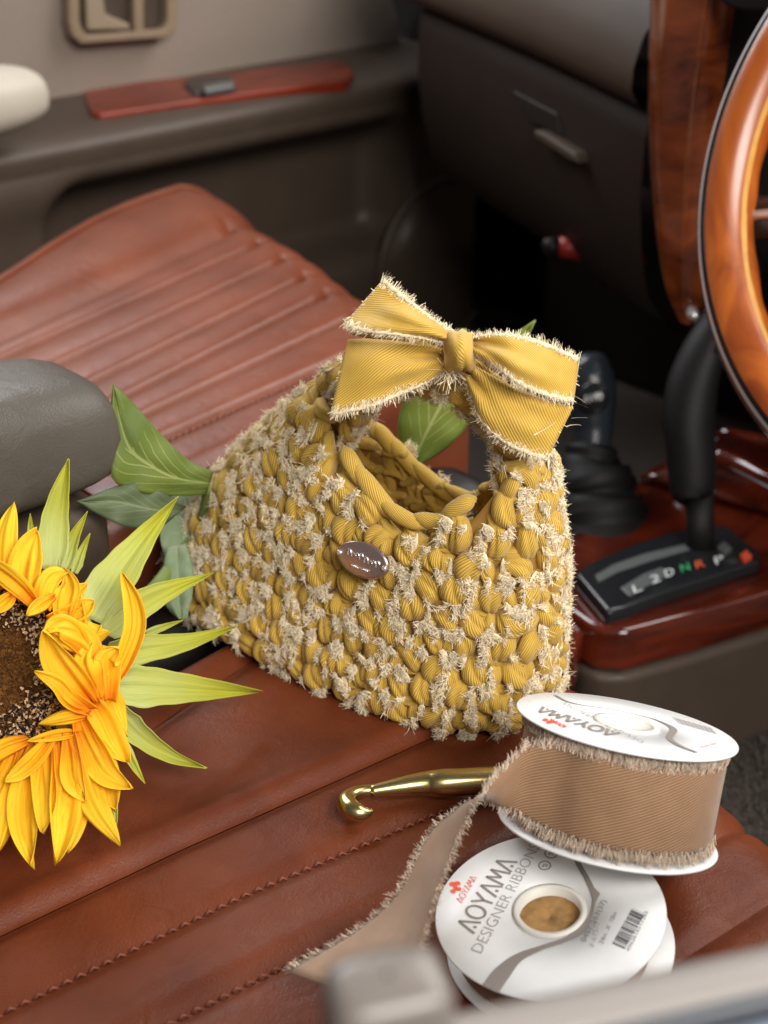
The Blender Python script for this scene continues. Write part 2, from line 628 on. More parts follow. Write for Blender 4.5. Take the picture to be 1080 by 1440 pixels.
def edge_fringe(name, edge, outward, normal, dens, ln, width, m, parent, curl=0.4, spread=0.35, inset=0.0012):
    """frayed selvedge along an edge polyline: dens threads per metre"""
    edge, outward, normal = map(np.asarray, (edge, outward, normal))
    L = np.r_[0, np.cumsum(np.linalg.norm(np.diff(edge, axis=0), axis=1))]
    n = max(4, int(L[-1] * dens))
    t = np.sort(rng.random(n)) * L[-1]
    ip = lambda A: np.stack([np.interp(t, L, A[:, k]) for k in range(3)], 1)
    P, O, N = ip(edge), ip(outward), ip(normal)
    tan = ip(np.gradient(edge, axis=0))
    tan /= np.linalg.norm(tan, axis=1)[:, None] + 1e-9
    clump = np.sin(t / L[-1] * L[-1] * 900 + rng.random() * 6) * 0.25
    D = O + tan * (rng.normal(size=(n, 1)) * spread + clump[:, None] * 0.6) + N * rng.normal(size=(n, 1)) * spread
    P = P - O * rng.random((n, 1)) * inset + N * (rng.random((n, 1)) - 0.3) * 0.0012
    lens = ln * (0.55 + 0.6 * rng.random(n)) * (1 + clump * 0.5)
    V, Fc = strands(P, D, lens, width, curl)
    o = mesh(name, V, Fc, m, parent, smooth=False)
    o['kind'] = 'stuff'
    return o


def loft(A, B, n=28, m=12, bulge=0.0, wrinkle=0.0, seed=0):
    """surface between two 3-D edge polylines; bulge pushes the middle towards the camera"""
    A, B = catmull(A, n), catmull(B, n)
    G = np.zeros((n, m, 3))
    r = np.random.default_rng(seed)
    ph = r.random(4) * 6
    for i in range(n):
        u = i / (n - 1)
        bl = bulge(u) if callable(bulge) else bulge
        for j in range(m):
            t = j / (m - 1)
            p = A[i] * (1 - t) + B[i] * t
            tc = nrm(CAM - p)
            off = bl * 4 * t * (1 - t) + wrinkle * (math.sin(9 * t + ph[0] + 3 * u) + 0.7 * math.sin(15 * t + ph[1] - 5 * u)) * (1 - u) ** 0.7
            G[i, j] = p + tc * off
    return G


def surf_uv(G):
    a, b = G.shape[:2]
    du = np.concatenate([np.zeros((a, 1)), np.cumsum(np.linalg.norm(np.diff(G, axis=1), axis=2), 1)], 1)
    mid = G[:, b // 2]
    dv = np.r_[0, np.cumsum(np.linalg.norm(np.diff(mid, axis=0), axis=1))]
    du = du - du[:, -1:] / 2
    return np.stack([du, np.repeat(dv[:, None], b, 1)], 2)


def grid_edge(G, j, inner):
    e = G[:, j]
    out = e - G[:, inner]
    out = out / (np.linalg.norm(out, axis=1)[:, None] + 1e-9)
    tan = np.gradient(e, axis=0)
    N = np.cross(tan, out)
    N = N / (np.linalg.norm(N, axis=1)[:, None] + 1e-9)
    toc = CAM - e
    N *= np.sign((N * toc).sum(1))[:, None]
    return e, out, N


def text_mesh(name, s, p0, p1, pu, lift, m, parent, offset=0.0, plane=None, stretch=True):
    """flat print: baseline from p0 to p1 (3-D), cap height reaching pu above p0"""
    cu = bpy.data.curves.new('t', 'FONT')
    cu.body = s
    cu.size = 1
    cu.offset = offset
    cu.resolution_u = 3
    to = bpy.data.objects.new('t', cu)
    COL.objects.link(to)
    dg = bpy.context.evaluated_depsgraph_get()
    me = bpy.data.meshes.new_from_object(to.evaluated_get(dg))
    bpy.data.objects.remove(to)
    co = np.array([v.co[:] for v in me.vertices])
    x0, x1 = co[:, 0].min(), co[:, 0].max()
    ch = 0.70
    p0, p1, pu = map(np.asarray, (p0, p1, pu))
    ex, ey = (p1 - p0) / (x1 - x0), (pu - p0) / ch
    V = p0 + np.outer(co[:, 0] - x0, ex) + np.outer(co[:, 1], ey) + np.asarray(lift)
    Fc = [tuple(p.vertices) for p in me.polygons]
    o = mesh(name, V, Fc, m, parent, smooth=False)
    bpy.data.meshes.remove(me)
    return o


def stroke_strip(P, widths, nrm_dir):
    """flat strip polygon along points P on a plane"""
    P = np.asarray(P, float)
    T = np.gradient(P, axis=0)
    V, Fc = [], []
    for i in range(len(P)):
        s = nrm(np.cross(nrm_dir, T[i]))
        V += [P[i] - s * widths[i] / 2, P[i] + s * widths[i] / 2]
    for i in range(len(P) - 1):
        Fc.append((2 * i, 2 * i + 1, 2 * i + 3, 2 * i + 2))
    return V, Fc


def join(parts):
    V, Fc = [], []
    for v, f in parts:
        b = len(V)
        V += list(v)
        Fc += [tuple(i + b for i in q) for q in f]
    return V, Fc


# ================================================================== THE SETTING
gx, gy = np.meshgrid(np.linspace(-0.7, 1.1, 90), np.linspace(-0.5, 0.78, 64))
gz = -0.225 + 0.004 * np.sin(gx * 9) * np.cos(gy * 7)
fl = gridmesh('floor', np.stack([gx, gy, gz], 2), 'carpet')
fl['kind'] = 'structure'
# carpet pile: short rib loops where the mat shows between seat and console
pv = []
V, Fc = [], []
st, dr, ln = [], [], []
for x in np.arange(0.20, 0.62, 0.0042):
    for y in np.arange(-0.14, 0.10, 0.0026):
        for k in range(2):
            st.append((x + rng.normal() * 0.0008, y + rng.normal() * 0.0008, -0.226))
            dr.append((rng.normal() * 0.5, rng.normal() * 0.5, 1))
            ln.append(0.006 + 0.003 * rng.random())
V, Fc = strands(st, dr, ln, 0.0016, 0.5, 2)
pile = mesh('carpet_pile', V, Fc, 'carpet', smooth=False)
tag(pile, 'short grey brown carpet pile covering the floor beside the console', 'carpet', 'stuff')


# ------------------------------------------------------------------ seats
def line_fn(pts):
    pts = sorted([(p[0], p[1]) for p in pts])
    xs, ys = np.array([p[0] for p in pts]), np.array([p[1] for p in pts])

    def f(x):
        if x <= xs[0]:
            return ys[0] + (ys[1] - ys[0]) / (xs[1] - xs[0]) * (x - xs[0]) * 0.6
        if x >= xs[-1]:
            return ys[-1] + (ys[-1] - ys[-2]) / (xs[-1] - xs[-2]) * (x - xs[-1]) * 0.6
        return float(np.interp(x, xs, ys))
    return f


def seat_panel(name, fA, fB, front, z0, m, parent, x0=-0.42, g=0.005, k=0.007, crown=0.002, ridge=(0, 0), roll=0.035,
               drop=0.13, nx=90, ny=22, dipA=1.0, dipB=1.0, zf=None):
    """upholstery panel between two seam lines, rolled over the front of the cushion"""
    G = np.zeros((nx, ny, 3))
    for j in range(ny):
        t = j / (ny - 1)
        t = 0.5 - 0.5 * math.cos(math.pi * t) * (1 - 0.25 * math.sin(math.pi * t) ** 2)
        yf = fA(0.0) * (1 - t) + fB(0.0) * t
        xf = front(yf)
        lf = xf - roll - x0
        arc = roll * math.pi / 2
        tot = lf + arc + drop
        ss = np.r_[np.linspace(0, lf, nx - 30), np.linspace(lf, lf + arc, 21)[1:], np.linspace(lf + arc, tot, 11)[1:]]
        for i, s in enumerate(ss):
            if s <= lf:
                x, zz, N = x0 + s, z0, np.array([0, 0, 1.0])
            elif s <= lf + arc:
                a = (s - lf) / roll
                x, zz, N = xf - roll + roll * math.sin(a), z0 - roll * (1 - math.cos(a)), np.array([math.sin(a), 0, math.cos(a)])
            else:
                x, zz, N = xf, z0 - roll - (s - lf - arc), np.array([1.0, 0, 0])
            xe = x0 + s if s <= lf else xf - roll * 0.5
            ya, yb = fA(xe), fB(xe)
            y = ya * (1 - t) + yb * t
            wd = abs(yb - ya)
            dA, dB = t * wd, (1 - t) * wd
            h = -g * (dipA * math.exp(-(dA / k) ** 2) + dipB * math.exp(-(dB / k) ** 2)) + crown * 4 * t * (1 - t)
            h += ridge[0] * math.exp(-((dA - 0.010) / 0.006) ** 2) + ridge[1] * math.exp(-((dB - 0.010) / 0.006) ** 2)
            if zf:
                zz += zf(x, y)
            G[i, j] = np.array([x, y, zz]) + N * h
    return gridmesh(name, G, m, parent)


def thread_line(name, f, front, z, m, parent, x0, step=0.0052, ln=0.0036, r=0.0006, off=0.0, roll=0.035, x1=None, zf=None):
    parts = []
    x = x0
    xe = (x1 if x1 is not None else front(f(0.0)) - roll * 0.5)
    while x < xe:
        a = np.array([x, f(x) + off, z])
        b = np.array([x + ln, f(x + ln) + off - 0.0006, z])
        if zf:
            a[2] += zf(a[0], a[1])
            b[2] += zf(b[0], b[1])
        mid = (a + b) / 2 + (0, 0, 0.0009)
        v, fc, _ = sweep([a - (0, 0, 0.0006), mid, b - (0, 0, 0.0006)], r, n=5)
        parts.append((v, fc))
        x += step
    V, Fc = join(parts)
    o = mesh(name, V, Fc, m, parent)
    o['kind'] = 'stuff'
    return o


ds = empty('driver_seat', (-0.15, -0.08, -0.22), 'chestnut brown leather driver seat cushion with stitched channels under the bag', 'car seat')
E0 = line_fn([(-0.40, 0.060), (-0.056, 0.080), (-0.02, 0.083), (0.05, 0.075)])
E1 = line_fn([(-0.40, 0.000), (-0.093, 0.043), (-0.032, 0.055), (0.05, 0.050)])
E2 = line_fn([(-0.206, -0.020), (-0.131, -0.027), (-0.055, -0.037), (-0.014, -0.042), (0.04, -0.049)])
E3 = line_fn([(-0.224, -0.053), (-0.13, -0.064), (-0.039, -0.081), (0.03, -0.092)])
E4 = line_fn([(-0.189, -0.095), (-0.126, -0.104), (-0.101, -0.108), (0.03, -0.128)])
E5 = line_fn([(-0.2, -0.136), (0.03, -0.166)])
E6 = line_fn([(-0.2, -0.178), (0.03, -0.204)])
E7 = line_fn([(-0.2, -0.235), (0.03, -0.25)])
FR = line_fn([(-0.26, 0.030), (-0.192, 0.054), (-0.156, 0.064), (-0.053, 0.085), (0.0, 0.088), (0.05, 0.078), (0.09, 0.062)])
FRf = lambda y: FR(y)
seat_panel('inner_bolster', E0, E1, FRf, 0, 'brown_leather', ds, g=0.006, crown=0.002, dipA=2.2)
seat_panel('bolster_panel', E1, E2, FRf, 0, 'brown_leather', ds, g=0.004, k=0.005, crown=0.0, ridge=(0, 0.0014), ny=40, dipA=0.5)
seat_panel('channel_panel', E2, E3, FRf, -0.002, 'brown_leather', ds, g=0.002, k=0.004, crown=0.0004, dipA=1.2)
seat_panel('channel_panel', E3, E4, FRf, -0.002, 'brown_leather', ds, g=0.0022, k=0.004, crown=0.0004, ridge=(0, 0.0012))
seat_panel('channel_panel', E4, E5, FRf, -0.002, 'brown_leather', ds, g=0.0022, k=0.004, crown=0.0004)
seat_panel('channel_panel', E5, E6, FRf, -0.002, 'brown_leather', ds, g=0.0022, k=0.004, crown=0.0004)
seat_panel('outer_bolster', E6, E7, FRf, -0.002, 'brown_leather', ds, g=0.0022, k=0.004, crown=0.003)
thread_line('seam_stitching', E3, FRf, -0.0036, 'seam_thread', ds, -0.40)
thread_line('seam_stitching', E4, FRf, -0.0036, 'seam_thread', ds, -0.40)
# cushion sides
for nm, fA, sgn in (('cushion_side', E0, 1), ('cushion_side', E7, -1)):
    G = []
    for x in np.linspace(-0.42, 0.046, 40):
        row = []
        for a in np.linspace(0, 1, 14):
            ph = min(1, a * 2) * math.pi / 2
            z = -0.0135 - 0.02 * (1 - math.cos(ph)) - max(0, a - 0.5) * 0.3
            row.append((x, fA(x) + sgn * (0.014 * math.sin(ph)), z))
        G.append(row)
    gridmesh(nm, G, 'brown_leather', ds)

ps = empty('passenger_seat', (0.1, 0.38, -0.22), 'brown leather passenger seat cushion with ribbed channels beside the far door', 'car seat')
ZP = 0.05
def pl(L):
    q = np.array([atZ(x, y, ZP)[:2] for x, y in L])
    k_ = np.polyfit(q[:, 0], q[:, 1], 1)
    return lambda x: float(np.polyval(k_, x)) if x > -0.1 else float(np.polyval(k_, -0.1)) + 0.1 * (x + 0.1)


PO = line_fn([(-0.3, 0.33)] + [tuple(p[:2]) for p in catmull([np.array(q) for q in ((-0.15, 0.385, 0), (0.0, 0.440, 0), (0.085, 0.492, 0), (0.15, 0.540, 0), (0.21, 0.578, 0), (0.27, 0.600, 0), (0.33, 0.606, 0))], 40)])
PP = pl([(0, 475), (125, 425), (225, 375), (345, 315)])
P1 = pl([(15, 500), (200, 415), (350, 350)])
P2 = pl([(85, 512), (250, 430), (375, 378)])
P3 = pl([(125, 540), (275, 465), (400, 405)])
P4 = pl([(190, 555), (325, 475), (425, 437)])
P5 = pl([(215, 582), (350, 510), (450, 472)])
P6 = pl([(245, 610), (350, 560), (415, 535)])
PI = pl([(300, 647), (350, 622), (420, 590)])
PF = line_fn([(0.14, 0.225), (0.2, 0.262), (0.25, 0.285), (0.31, 0.310), (0.413, 0.340), (0.48, 0.366), (0.53, 0.382), (0.555, 0.384), (0.575, 0.374), (0.59, 0.356), (0.605, 0.325), (0.63, 0.27)])


def pz(x, y):
    d = max(0.0, y - 0.46)
    return 0.35 * d * d * 4 - 0.02 * max(0, (y - 0.575) / 0.03) ** 2


kw = dict(x0=-0.35, roll=0.045, drop=0.1, nx=80)
ob = seat_panel('outer_bolster', PO, PP, PF, ZP, 'passenger_leather', ps, g=0.007, k=0.012, crown=0.012, dipA=2.5, dipB=0.8, ny=30, **kw)
tube('piping', [np.array(ob.data.vertices[i_ * 30 + 9].co) + (0, 0, 0.001) for i_ in range(10, 66)], 0.0032, 'passenger_leather', ps, n=10)
for a, b in ((PP, P1), (P1, P2), (P2, P3), (P3, P4), (P4, P5), (P5, P6)):
    seat_panel('channel_panel', a, b, PF, ZP, 'passenger_leather', ps, g=0.0048, k=0.0030, crown=0.0022, ny=26, **kw)
seat_panel('inner_bolster', P6, PI, PF, ZP, 'passenger_leather', ps, g=0.004, k=0.006, crown=0.002, **kw)
thread_line('seam_stitching', PI, PF, ZP - 0.003, 'seam_thread', ps, -0.3)
thread_line('seam_stitching', P6, PF, ZP - 0.003, 'seam_thread', ps, -0.3)
G = []
for x in np.linspace(-0.35, 0.24, 30):
    G.append([(x, PI(x) - 0.012 * math.sin(min(1, a * 2) * math.pi / 2), ZP - 0.004 - 0.02 * (1 - math.cos(min(1, a * 2) * math.pi / 2)) - max(0, a - .5) * 0.36) for a in np.linspace(0, 1, 12)])
gridmesh('cushion_side', G, 'passenger_leather', ps)
G = []
for x in np.linspace(-0.35, 0.36, 30):
    G.append([(x, PO(x) + 0.014 * math.sin(min(1, a * 2) * math.pi / 2), ZP - 0.012 - 0.03 * (1 - math.cos(min(1, a * 2) * math.pi / 2)) - max(0, a - .5) * 0.36) for a in np.linspace(0, 1, 12)])
gridmesh('cushion_side', G, 'passenger_leather', ps)

# ------------------------------------------------------------------ centre armrest
ar = empty('armrest_box', (-0.14, 0.13, -0.2), 'grey padded leather armrest box between the two brown seats', 'armrest')
prof = []
rows = []
for x in np.linspace(0, 1, 46):
    X = -0.378 + 0.325 * x
    e = max(0.0, (X + 0.098) / 0.045)                       # rounded nose at the front
    e = min(e, 1.0)
    sc = max(0.0, 1 - e ** 3.2) ** 0.4
    ztop = 0.144 - 0.05 * max(0, X + 0.158) ** 1.0 * 2.2
    zb = 0.086
    row = []
    for a in np.linspace(0, 2 * math.pi, 48, endpoint=False):
        c, s = math.cos(a), math.sin(a)
        yy = np.sign(c) * abs(c) ** 0.42
        z2 = np.sign(s) * abs(s) ** 0.42
        yc, zc = 0.139, (ztop + zb) / 2
        pw = 1.0 - 0.25 * max(0, z2) ** 2
        row.append((X, yc + 0.041 * yy * pw * (0.55 + 0.45 * sc), zc + (ztop - zb) / 2 * z2 * (0.45 + 0.55 * sc)))
    rows.append(row)
gridmesh('lid', rows, 'grey_leather', ar, closed_v=True)
box('storage_box', (-0.34, 0.104, -0.22), (-0.066, 0.160, 0.080), 'taupe_plastic', ar, 0.012)
box('wood_corner', (-0.072, 0.108, 0.0700), (-0.052, 0.150, 0.0785), 'door_wood', ar, 0.002)
box('tunnel_cover', (-0.34, 0.098, -0.22), (0.20, 0.156, 0.000), 'dark_plastic', ar, 0.02)

# ------------------------------------------------------------------ centre console with gear gate
cc = empty('centre_console', (0.3, 0.08, -0.22), 'polished red wood centre console with grey base round the gear gate', 'console')
ZC = -0.105
cz = lambda x, y, z=ZC: atZ(x, y, z)
top = [cz(822, 874), cz(838, 884), cz(881, 888), cz(980, 862), cz(1080, 832), cz(1200, 790), cz(1200, 660), cz(1060, 640), cz(905, 668), cz(830, 720), cz(770, 780), cz(790, 850)]
prism('wood_panel', top, (0, 0, -0.033), 'red_wood', cc, 0.006)
ctr = np.mean(top, axis=0)
base = [ctr + (p - ctr) * 1.012 + np.array([0, 0, -0.0335]) for p in top]
prism('base_moulding', base, (0, 0, -0.09), 'taupe_plastic', cc, 0.007)
# rear wooden tongue behind the gate, seen beside the bag
prism('wood_tongue', [cz(800, 845, -0.112), cz(824, 880, -0.112), cz(812, 915, -0.112), cz(770, 935, -0.112), cz(740, 900, -0.112), cz(760, 840, -0.112)], (0, 0, -0.03), 'red_wood', cc, 0.004)
# raised wood toward the dash
hi = [atZ(905, 668, -0.100), atZ(1000, 690, -0.100), atZ(1120, 730, -0.100), atZ(1200, 700, -0.085), atZ(1190, 620, -0.05), atZ(1050, 585, -0.05)]
G = []
for i in range(14):
    t = i / 13
    a = catmull([atZ(900, 672, -0.101), atZ(960, 640, -0.085), atZ(1015, 605, -0.045)], 14)[i]
    b = catmull([atZ(1130, 735, -0.101), atZ(1170, 700, -0.085), atZ(1200, 640, -0.045)], 14)[i]
    G.append([a * (1 - s) + b * s for s in np.linspace(0, 1, 14)])
gridmesh('wood_riser', G, 'red_wood', cc, thick=0.006)
tube('riser_trim', catmull([atZ(1008, 640, -0.06), atZ(1045, 655, -0.06), atZ(1110, 690, -0.06)], 12), 0.006, 'red_wood', cc)
# gear gate plate
gz0 = ZC + 0.004
plate = [cz(806, 816, gz0), cz(829, 800, gz0), cz(875, 779, gz0), cz(940, 757, gz0), cz(1000, 746, gz0), cz(1020, 747, gz0), cz(1066, 783, gz0), cz(1069, 798, gz0), cz(1003, 820, gz0), cz(934, 843, gz0), cz(880, 865, gz0), cz(853, 872, gz0)]
gate = prism('gate_plate', [p + np.array([0, 0, 0.006]) for p in plate], (0, 0, -0.012), 'black_gloss', cc, 0.004)
gzt = gz0 + 0.0065
gp = lambda x, y, k=0.0: atZ(x, y, gzt + k)
slot = [gp(842, 818), gp(836, 808), gp(862, 793), gp(905, 778), gp(965, 764), gp(972, 772), gp(915, 788), gp(868, 804)]
prism('lever_slot', slot, (0, 0, -0.003), 'grey_window_plastic', gate, 0.001)
win = [gp(872, 826), gp(905, 806), gp(930, 797), gp(946, 806), gp(905, 826), gp(886, 838)]
prism('position_window', win, (0, 0, -0.003), 'grey_window_plastic', gate, 0.0008)
for ch, x, y, m in (('L', 897, 833, 'white_print'), ('2', 922, 820, 'white_print'), ('D', 942, 811, 'white_print'), ('N', 964, 804, 'green_print'), ('R', 985, 799, 'orange_print'), ('P', 1012, 793, 'white_print')):
    p0, p1, pu = gp(x - 5, y + 1, .0016), gp(x + 7, y - 3.2, .0016), gp(x - 8.5, y - 9.5, .0016)
    text_mesh('position_letter', ch, p0, p1, pu, (0, 0, 0), m, gate)
prism('release_button', [gp(1008, 768, .003), gp(1018, 760, .003), gp(1030, 770, .003), gp(1020, 777, .003)], (0, 0, -0.004), 'grey_window_plastic', gate, 0.0008)
prism('lock_button', [gp(1040, 779, .003), gp(1050, 772, .003), gp(1058, 781, .003), gp(1047, 787, .003)], (0, 0, -0.004), 'red_print', gate, 0.0008)

# ------------------------------------------------------------------ gear lever
b0 = atZ(985, 775, ZC + 0.008)
wl = float(np.dot(b0 - CAM, CF))
gl = empty('gear_lever', b0, 'black automatic gear lever with moulded grip standing in the lettered gate', 'gear lever')
px = lambda r: r * wl / FPX
tube('shaft', [b0 - (0, 0, 0.006), Q(985, 740, wl), Q(984, 690, wl)], [px(21), px(20), px(20)], 'black_plastic', gl, ry=[px(13), px(12), px(12)], n=20)
gpts = [(974, 692, 30), (974, 688, 36), (972, 640, 39), (969, 590, 41), (974, 540, 40), (990, 495, 37), (1012, 455, 33), (1034, 415, 31), (1050, 380, 27), (1056, 362, 14)]
path = catmull([Q(x, y, wl - 0.001 * i) for i, (x, y, r) in enumerate(gpts)], 40)
rr = np.interp(np.linspace(0, len(gpts) - 1, 40), range(len(gpts)), [px(r * 0.9) for _, _, r in gpts])
tube('grip', path, rr, 'black_plastic', gl, ry=rr * 0.8, n=28)
tube('release_button', [Q(1016, 492, wl - 0.028), Q(1028, 470, wl - 0.03)], [px(7), px(7)], 'grey_window_plastic', gl, n=14)

# ------------------------------------------------------------------ transfer (4WD) lever with boot
tb = atY(838, 770, 0.155)
wt = float(np.dot(tb - CAM, CF))
tl = empty('transfer_lever', (tb[0], tb[1], ZC), 'short black four wheel drive lever with round button in a rubber boot', 'gear lever')
px = lambda r: r * wt / FPX
kn = [(833, 632, 20), (833, 628, 26), (834, 605, 27), (833, 585, 31), (832, 555, 35), (829, 530, 35), (826, 510, 29), (823, 500, 17), (822, 496, 5)]
path = catmull([Q(x, y, wt) for x, y, r in kn], 40)
rr = np.interp(np.linspace(0, len(kn) - 1, 40), range(len(kn)), [px(r) for _, _, r in kn])
knob = tube('knob', path, rr, 'blue_black_plastic', tl, n=28)
bc = Q(835, 560, wt - px(35))
vd = nrm(CAM - bc)
bt = tube('button', [bc - vd * 0.004, bc + vd * 0.0025, bc + vd * 0.004], [px(22), px(22), px(20)], 'black_gloss', knob, n=28)
bl = bc + vd * 0.0043
text_mesh('button_lettering', '4WD', atP(821, 568, bl, vd), atP(848, 562, bl, vd), atP(819.5, 556, bl, vd), (0, 0, 0), 'white_print', knob, -0.012)
bt = [(833, 625, 30), (832, 632, 38), (830, 645, 36), (828, 655, 44), (830, 668, 56), (834, 680, 57), (836, 692, 52), (836, 704, 64), (838, 716, 68), (840, 735, 66), (842, 760, 78), (845, 785, 92), (846, 800, 94)]
path = catmull([Q(x, y, wt) for x, y, r in bt], 60)
rr = np.interp(np.linspace(0, len(bt) - 1, 60), range(len(bt)), [px(r) for _, _, r in bt])
tube('boot', path, rr, 'black_rubber', tl, n=32)
for x, y, r in ((829, 650, 40), (833, 676, 59), (838, 714, 70)):
    c = Q(x, y, wt)
    ring = [c + px(r) * (math.cos(a) * nrm(CR) + math.sin(a) * nrm(HD)) for a in np.linspace(0, 2 * math.pi, 40)]
    tube('boot_rib', ring, 0.0022, 'black_rubber', tl, n=8)

# ------------------------------------------------------------------ passenger door
YD = 0.70
dr = empty('passenger_door', (0.3, YD, -0.2), 'beige and taupe passenger door panel with red wood trim and map pocket', 'car door')
# upper fabric field, gently padded, with curved front end
G = []
for i, x in enumerate(np.linspace(-0.15, 0.80, 60)):
    row = []
    for z in np.linspace(0.075, 0.42, 30):
        xx = min(x, 0.79 - 0.95 * max(0, z - 0.10) ** 1.25)
        row.append((xx, YD + 0.112 + 0.006 * math.sin(z * 20) + 0.02 * max(0, 0.12 - z) * 4, z))
    G.append(row)
gridmesh('fabric_panel', G, 'door_fabric', dr, thick=0.004)
# ledge and lower panel in one moulded skin with the map pocket
pk = [atY(x, y, YD) for x, y in ((70, 300), (470, 205), (495, 300))]
xs = np.linspace(-0.15, 0.95, 160)
zs_ = np.linspace(-0.23, 0.062, 70)
pocket_lo = atY(110, 300, YD)
G = []
for x in xs:
    row = []
    for z in zs_:
        # rounded rectangular recess
        cx_, cz_, hx, hz = 0.475, -0.030, 0.215, 0.066
        dx, dz = max(0, abs(x - cx_) - hx + 0.03), max(0, abs(z - cz_) - hz + 0.03)
        d = math.hypot(dx, dz) - 0.03
        rec = 1 / (1 + math.exp(min(60, max(-60, d / 0.005))))
        bul = 0.012 * math.exp(-((z - 0.045) / 0.03) ** 2)
        row.append((x, YD - bul + 0.06 * rec, z))
    row.append((x, YD - 0.016, 0.073))
    row.append((x, YD - 0.012, 0.081))
    row.append((x, YD - 0.004, 0.085))
    row.append((x, YD + 0.02, 0.088))
    row.append((x, YD + 0.125, 0.0915))
    G.append(row)
gridmesh('moulded_panel', G, 'taupe_plastic', dr)
# wood trim on the ledge
lp = lambda x, y, k=0.0: atZ(x, y, 0.093 + k)
wt_ = prism('wood_trim', [lp(114, 126), lp(122, 122), lp(300, 103), lp(470, 84), lp(490, 88), lp(497, 104), lp(488, 112), lp(300, 136), lp(140, 160), lp(128, 157)], (0, 0, -0.012), 'door_wood', dr, 0.003)
sw = prism('window_switch', [lp(258, 112, .005), lp(275, 106, .007), lp(325, 105, .007), lp(332, 118, .005), lp(318, 124, .004), lp(272, 129, .004)], (0, 0, -0.012), 'black_gloss', wt_, 0.003)
prism('switch_cap', [lp(285, 119, .0085), lp(328, 112, .0085), lp(330, 119, .0085), lp(288, 126, .0085)], (0, 0, -0.006), 'grey_window_plastic', sw, 0.002)
# padded pull
rows = []
c0 = atY(-40, 150, YD - 0.02)
for a in np.linspace(0, math.pi, 24):
    row = []
    for b in np.linspace(0, 2 * math.pi, 32, endpoint=False):
        r = math.sin(a) ** 0.45
        row.append((c0[0] - 0.062 + 0.125 * -math.cos(a), c0[1] + 0.040 * r * math.cos(b), c0[2] + 0.003 + 0.031 * r * np.sign(math.sin(b)) * abs(math.sin(b)) ** 0.8))
    rows.append(row)
gridmesh('armrest_pad', rows, 'cream_vinyl', dr, closed_v=True)
# inner handle bezel
hz = lambda x, y, k=0.0: atY(x, y, YD + 0.090 - k)
def frame(name, outer, inner, dep, m, parent):
    n = len(outer)
    V = list(outer) + list(inner) + [p + np.array([0, dep, 0]) for p in outer] + [p + np.array([0, dep, 0]) for p in inner]
    Fc = []
    for i in range(n):
        j = (i + 1) % n
        Fc += [(i, j, n + j, n + i), (2 * n + i, 3 * n + i, 3 * n + j, 2 * n + j), (i, 2 * n + i, 2 * n + j, j), (n + i, n + j, 3 * n + j, 3 * n + i)]
    return mesh(name, V, Fc, m, parent, smooth=False, bevel=0.002)
fr_o = [hz(97, -60), hz(98, 30), hz(102, 50), hz(115, 62), hz(235, 53), hz(247, 45), hz(250, 30), hz(250, -60)]
fr_i = [hz(112, -45), hz(113, 30), hz(116, 40), hz(124, 49), hz(228, 42), hz(234, 37), hz(236, 28), hz(237, -45)]
hb = frame('handle_bezel', fr_o, fr_i, 0.012, 'beige_plastic', dr)
prism('bezel_recess', [hz(110, -45, -.012), hz(111, 50, -.012), hz(238, 45, -.012), hz(238, -45, -.012)], (0, 0.004, 0), 'taupe_plastic', hb)  # darker taupe paints the shade inside the beige recess
prism('bezel_divider', [hz(188, -45, -.001), hz(190, 46, -.001), hz(203, 45, -.001), hz(203, -45, -.001)], (0, 0.01, 0), 'beige_plastic', hb, 0.002)
prism('handle_pull', [hz(120, -40, 0), hz(124, 44, 0), hz(152, 43, 0), hz(184, 43, 0), hz(184, 34, 0), hz(150, 20, 0), hz(140, -40, 0)], (0, 0.009, 0), 'light_beige', hb, 0.003)
# speaker ring
sc_ = atY(620, 370, YD - 0.004)
ring = [sc_ + 0.095 * np.array([math.cos(a), 0, math.sin(a)]) for a in np.linspace(0, 2 * math.pi, 60)]
tube('speaker_ring', ring, 0.004, 'taupe_plastic', dr, n=8, up=(0, 1, 0))

# ------------------------------------------------------------------ dashboard
d0, d1 = np.array([0.60, 0.59, 0.178]), np.array([0.45, 0.207, 0.163])
dn = nrm(np.cross(d1 - d0, (0, 0, 1)))
if np.dot(dn, CAM - d0) < 0:
    dn = -dn
dp = lambda x, y, k=0.0: atP(x, y, d0 + dn * k, dn)
da = empty('dashboard', (0.65, 0.4, -0.1), 'taupe and dark brown dashboard with glove box above the passenger footwell', 'dashboard')
# upper pad: rounded nose over the glove box seam
A = [dp(545, -22), dp(590, 1), dp(750, 70), dp(918, 150)]
A = catmull(A, 30)
G = []
for p in A:
    row = []
    for k, (f, h) in enumerate(((0.10, -0.012), (0.0, -0.006), (-0.012, 0.0), (-0.018, 0.010), (-0.018, 0.025), (-0.012, 0.045), (0.004, 0.07), (0.03, 0.10), (0.08, 0.13), (0.16, 0.15), (0.35, 0.155))):
        row.append(p - dn * f + np.array([0, 0, h + 0.002]))
    G.append(row)
gridmesh('upper_pad', G, 'dash_plastic', da)
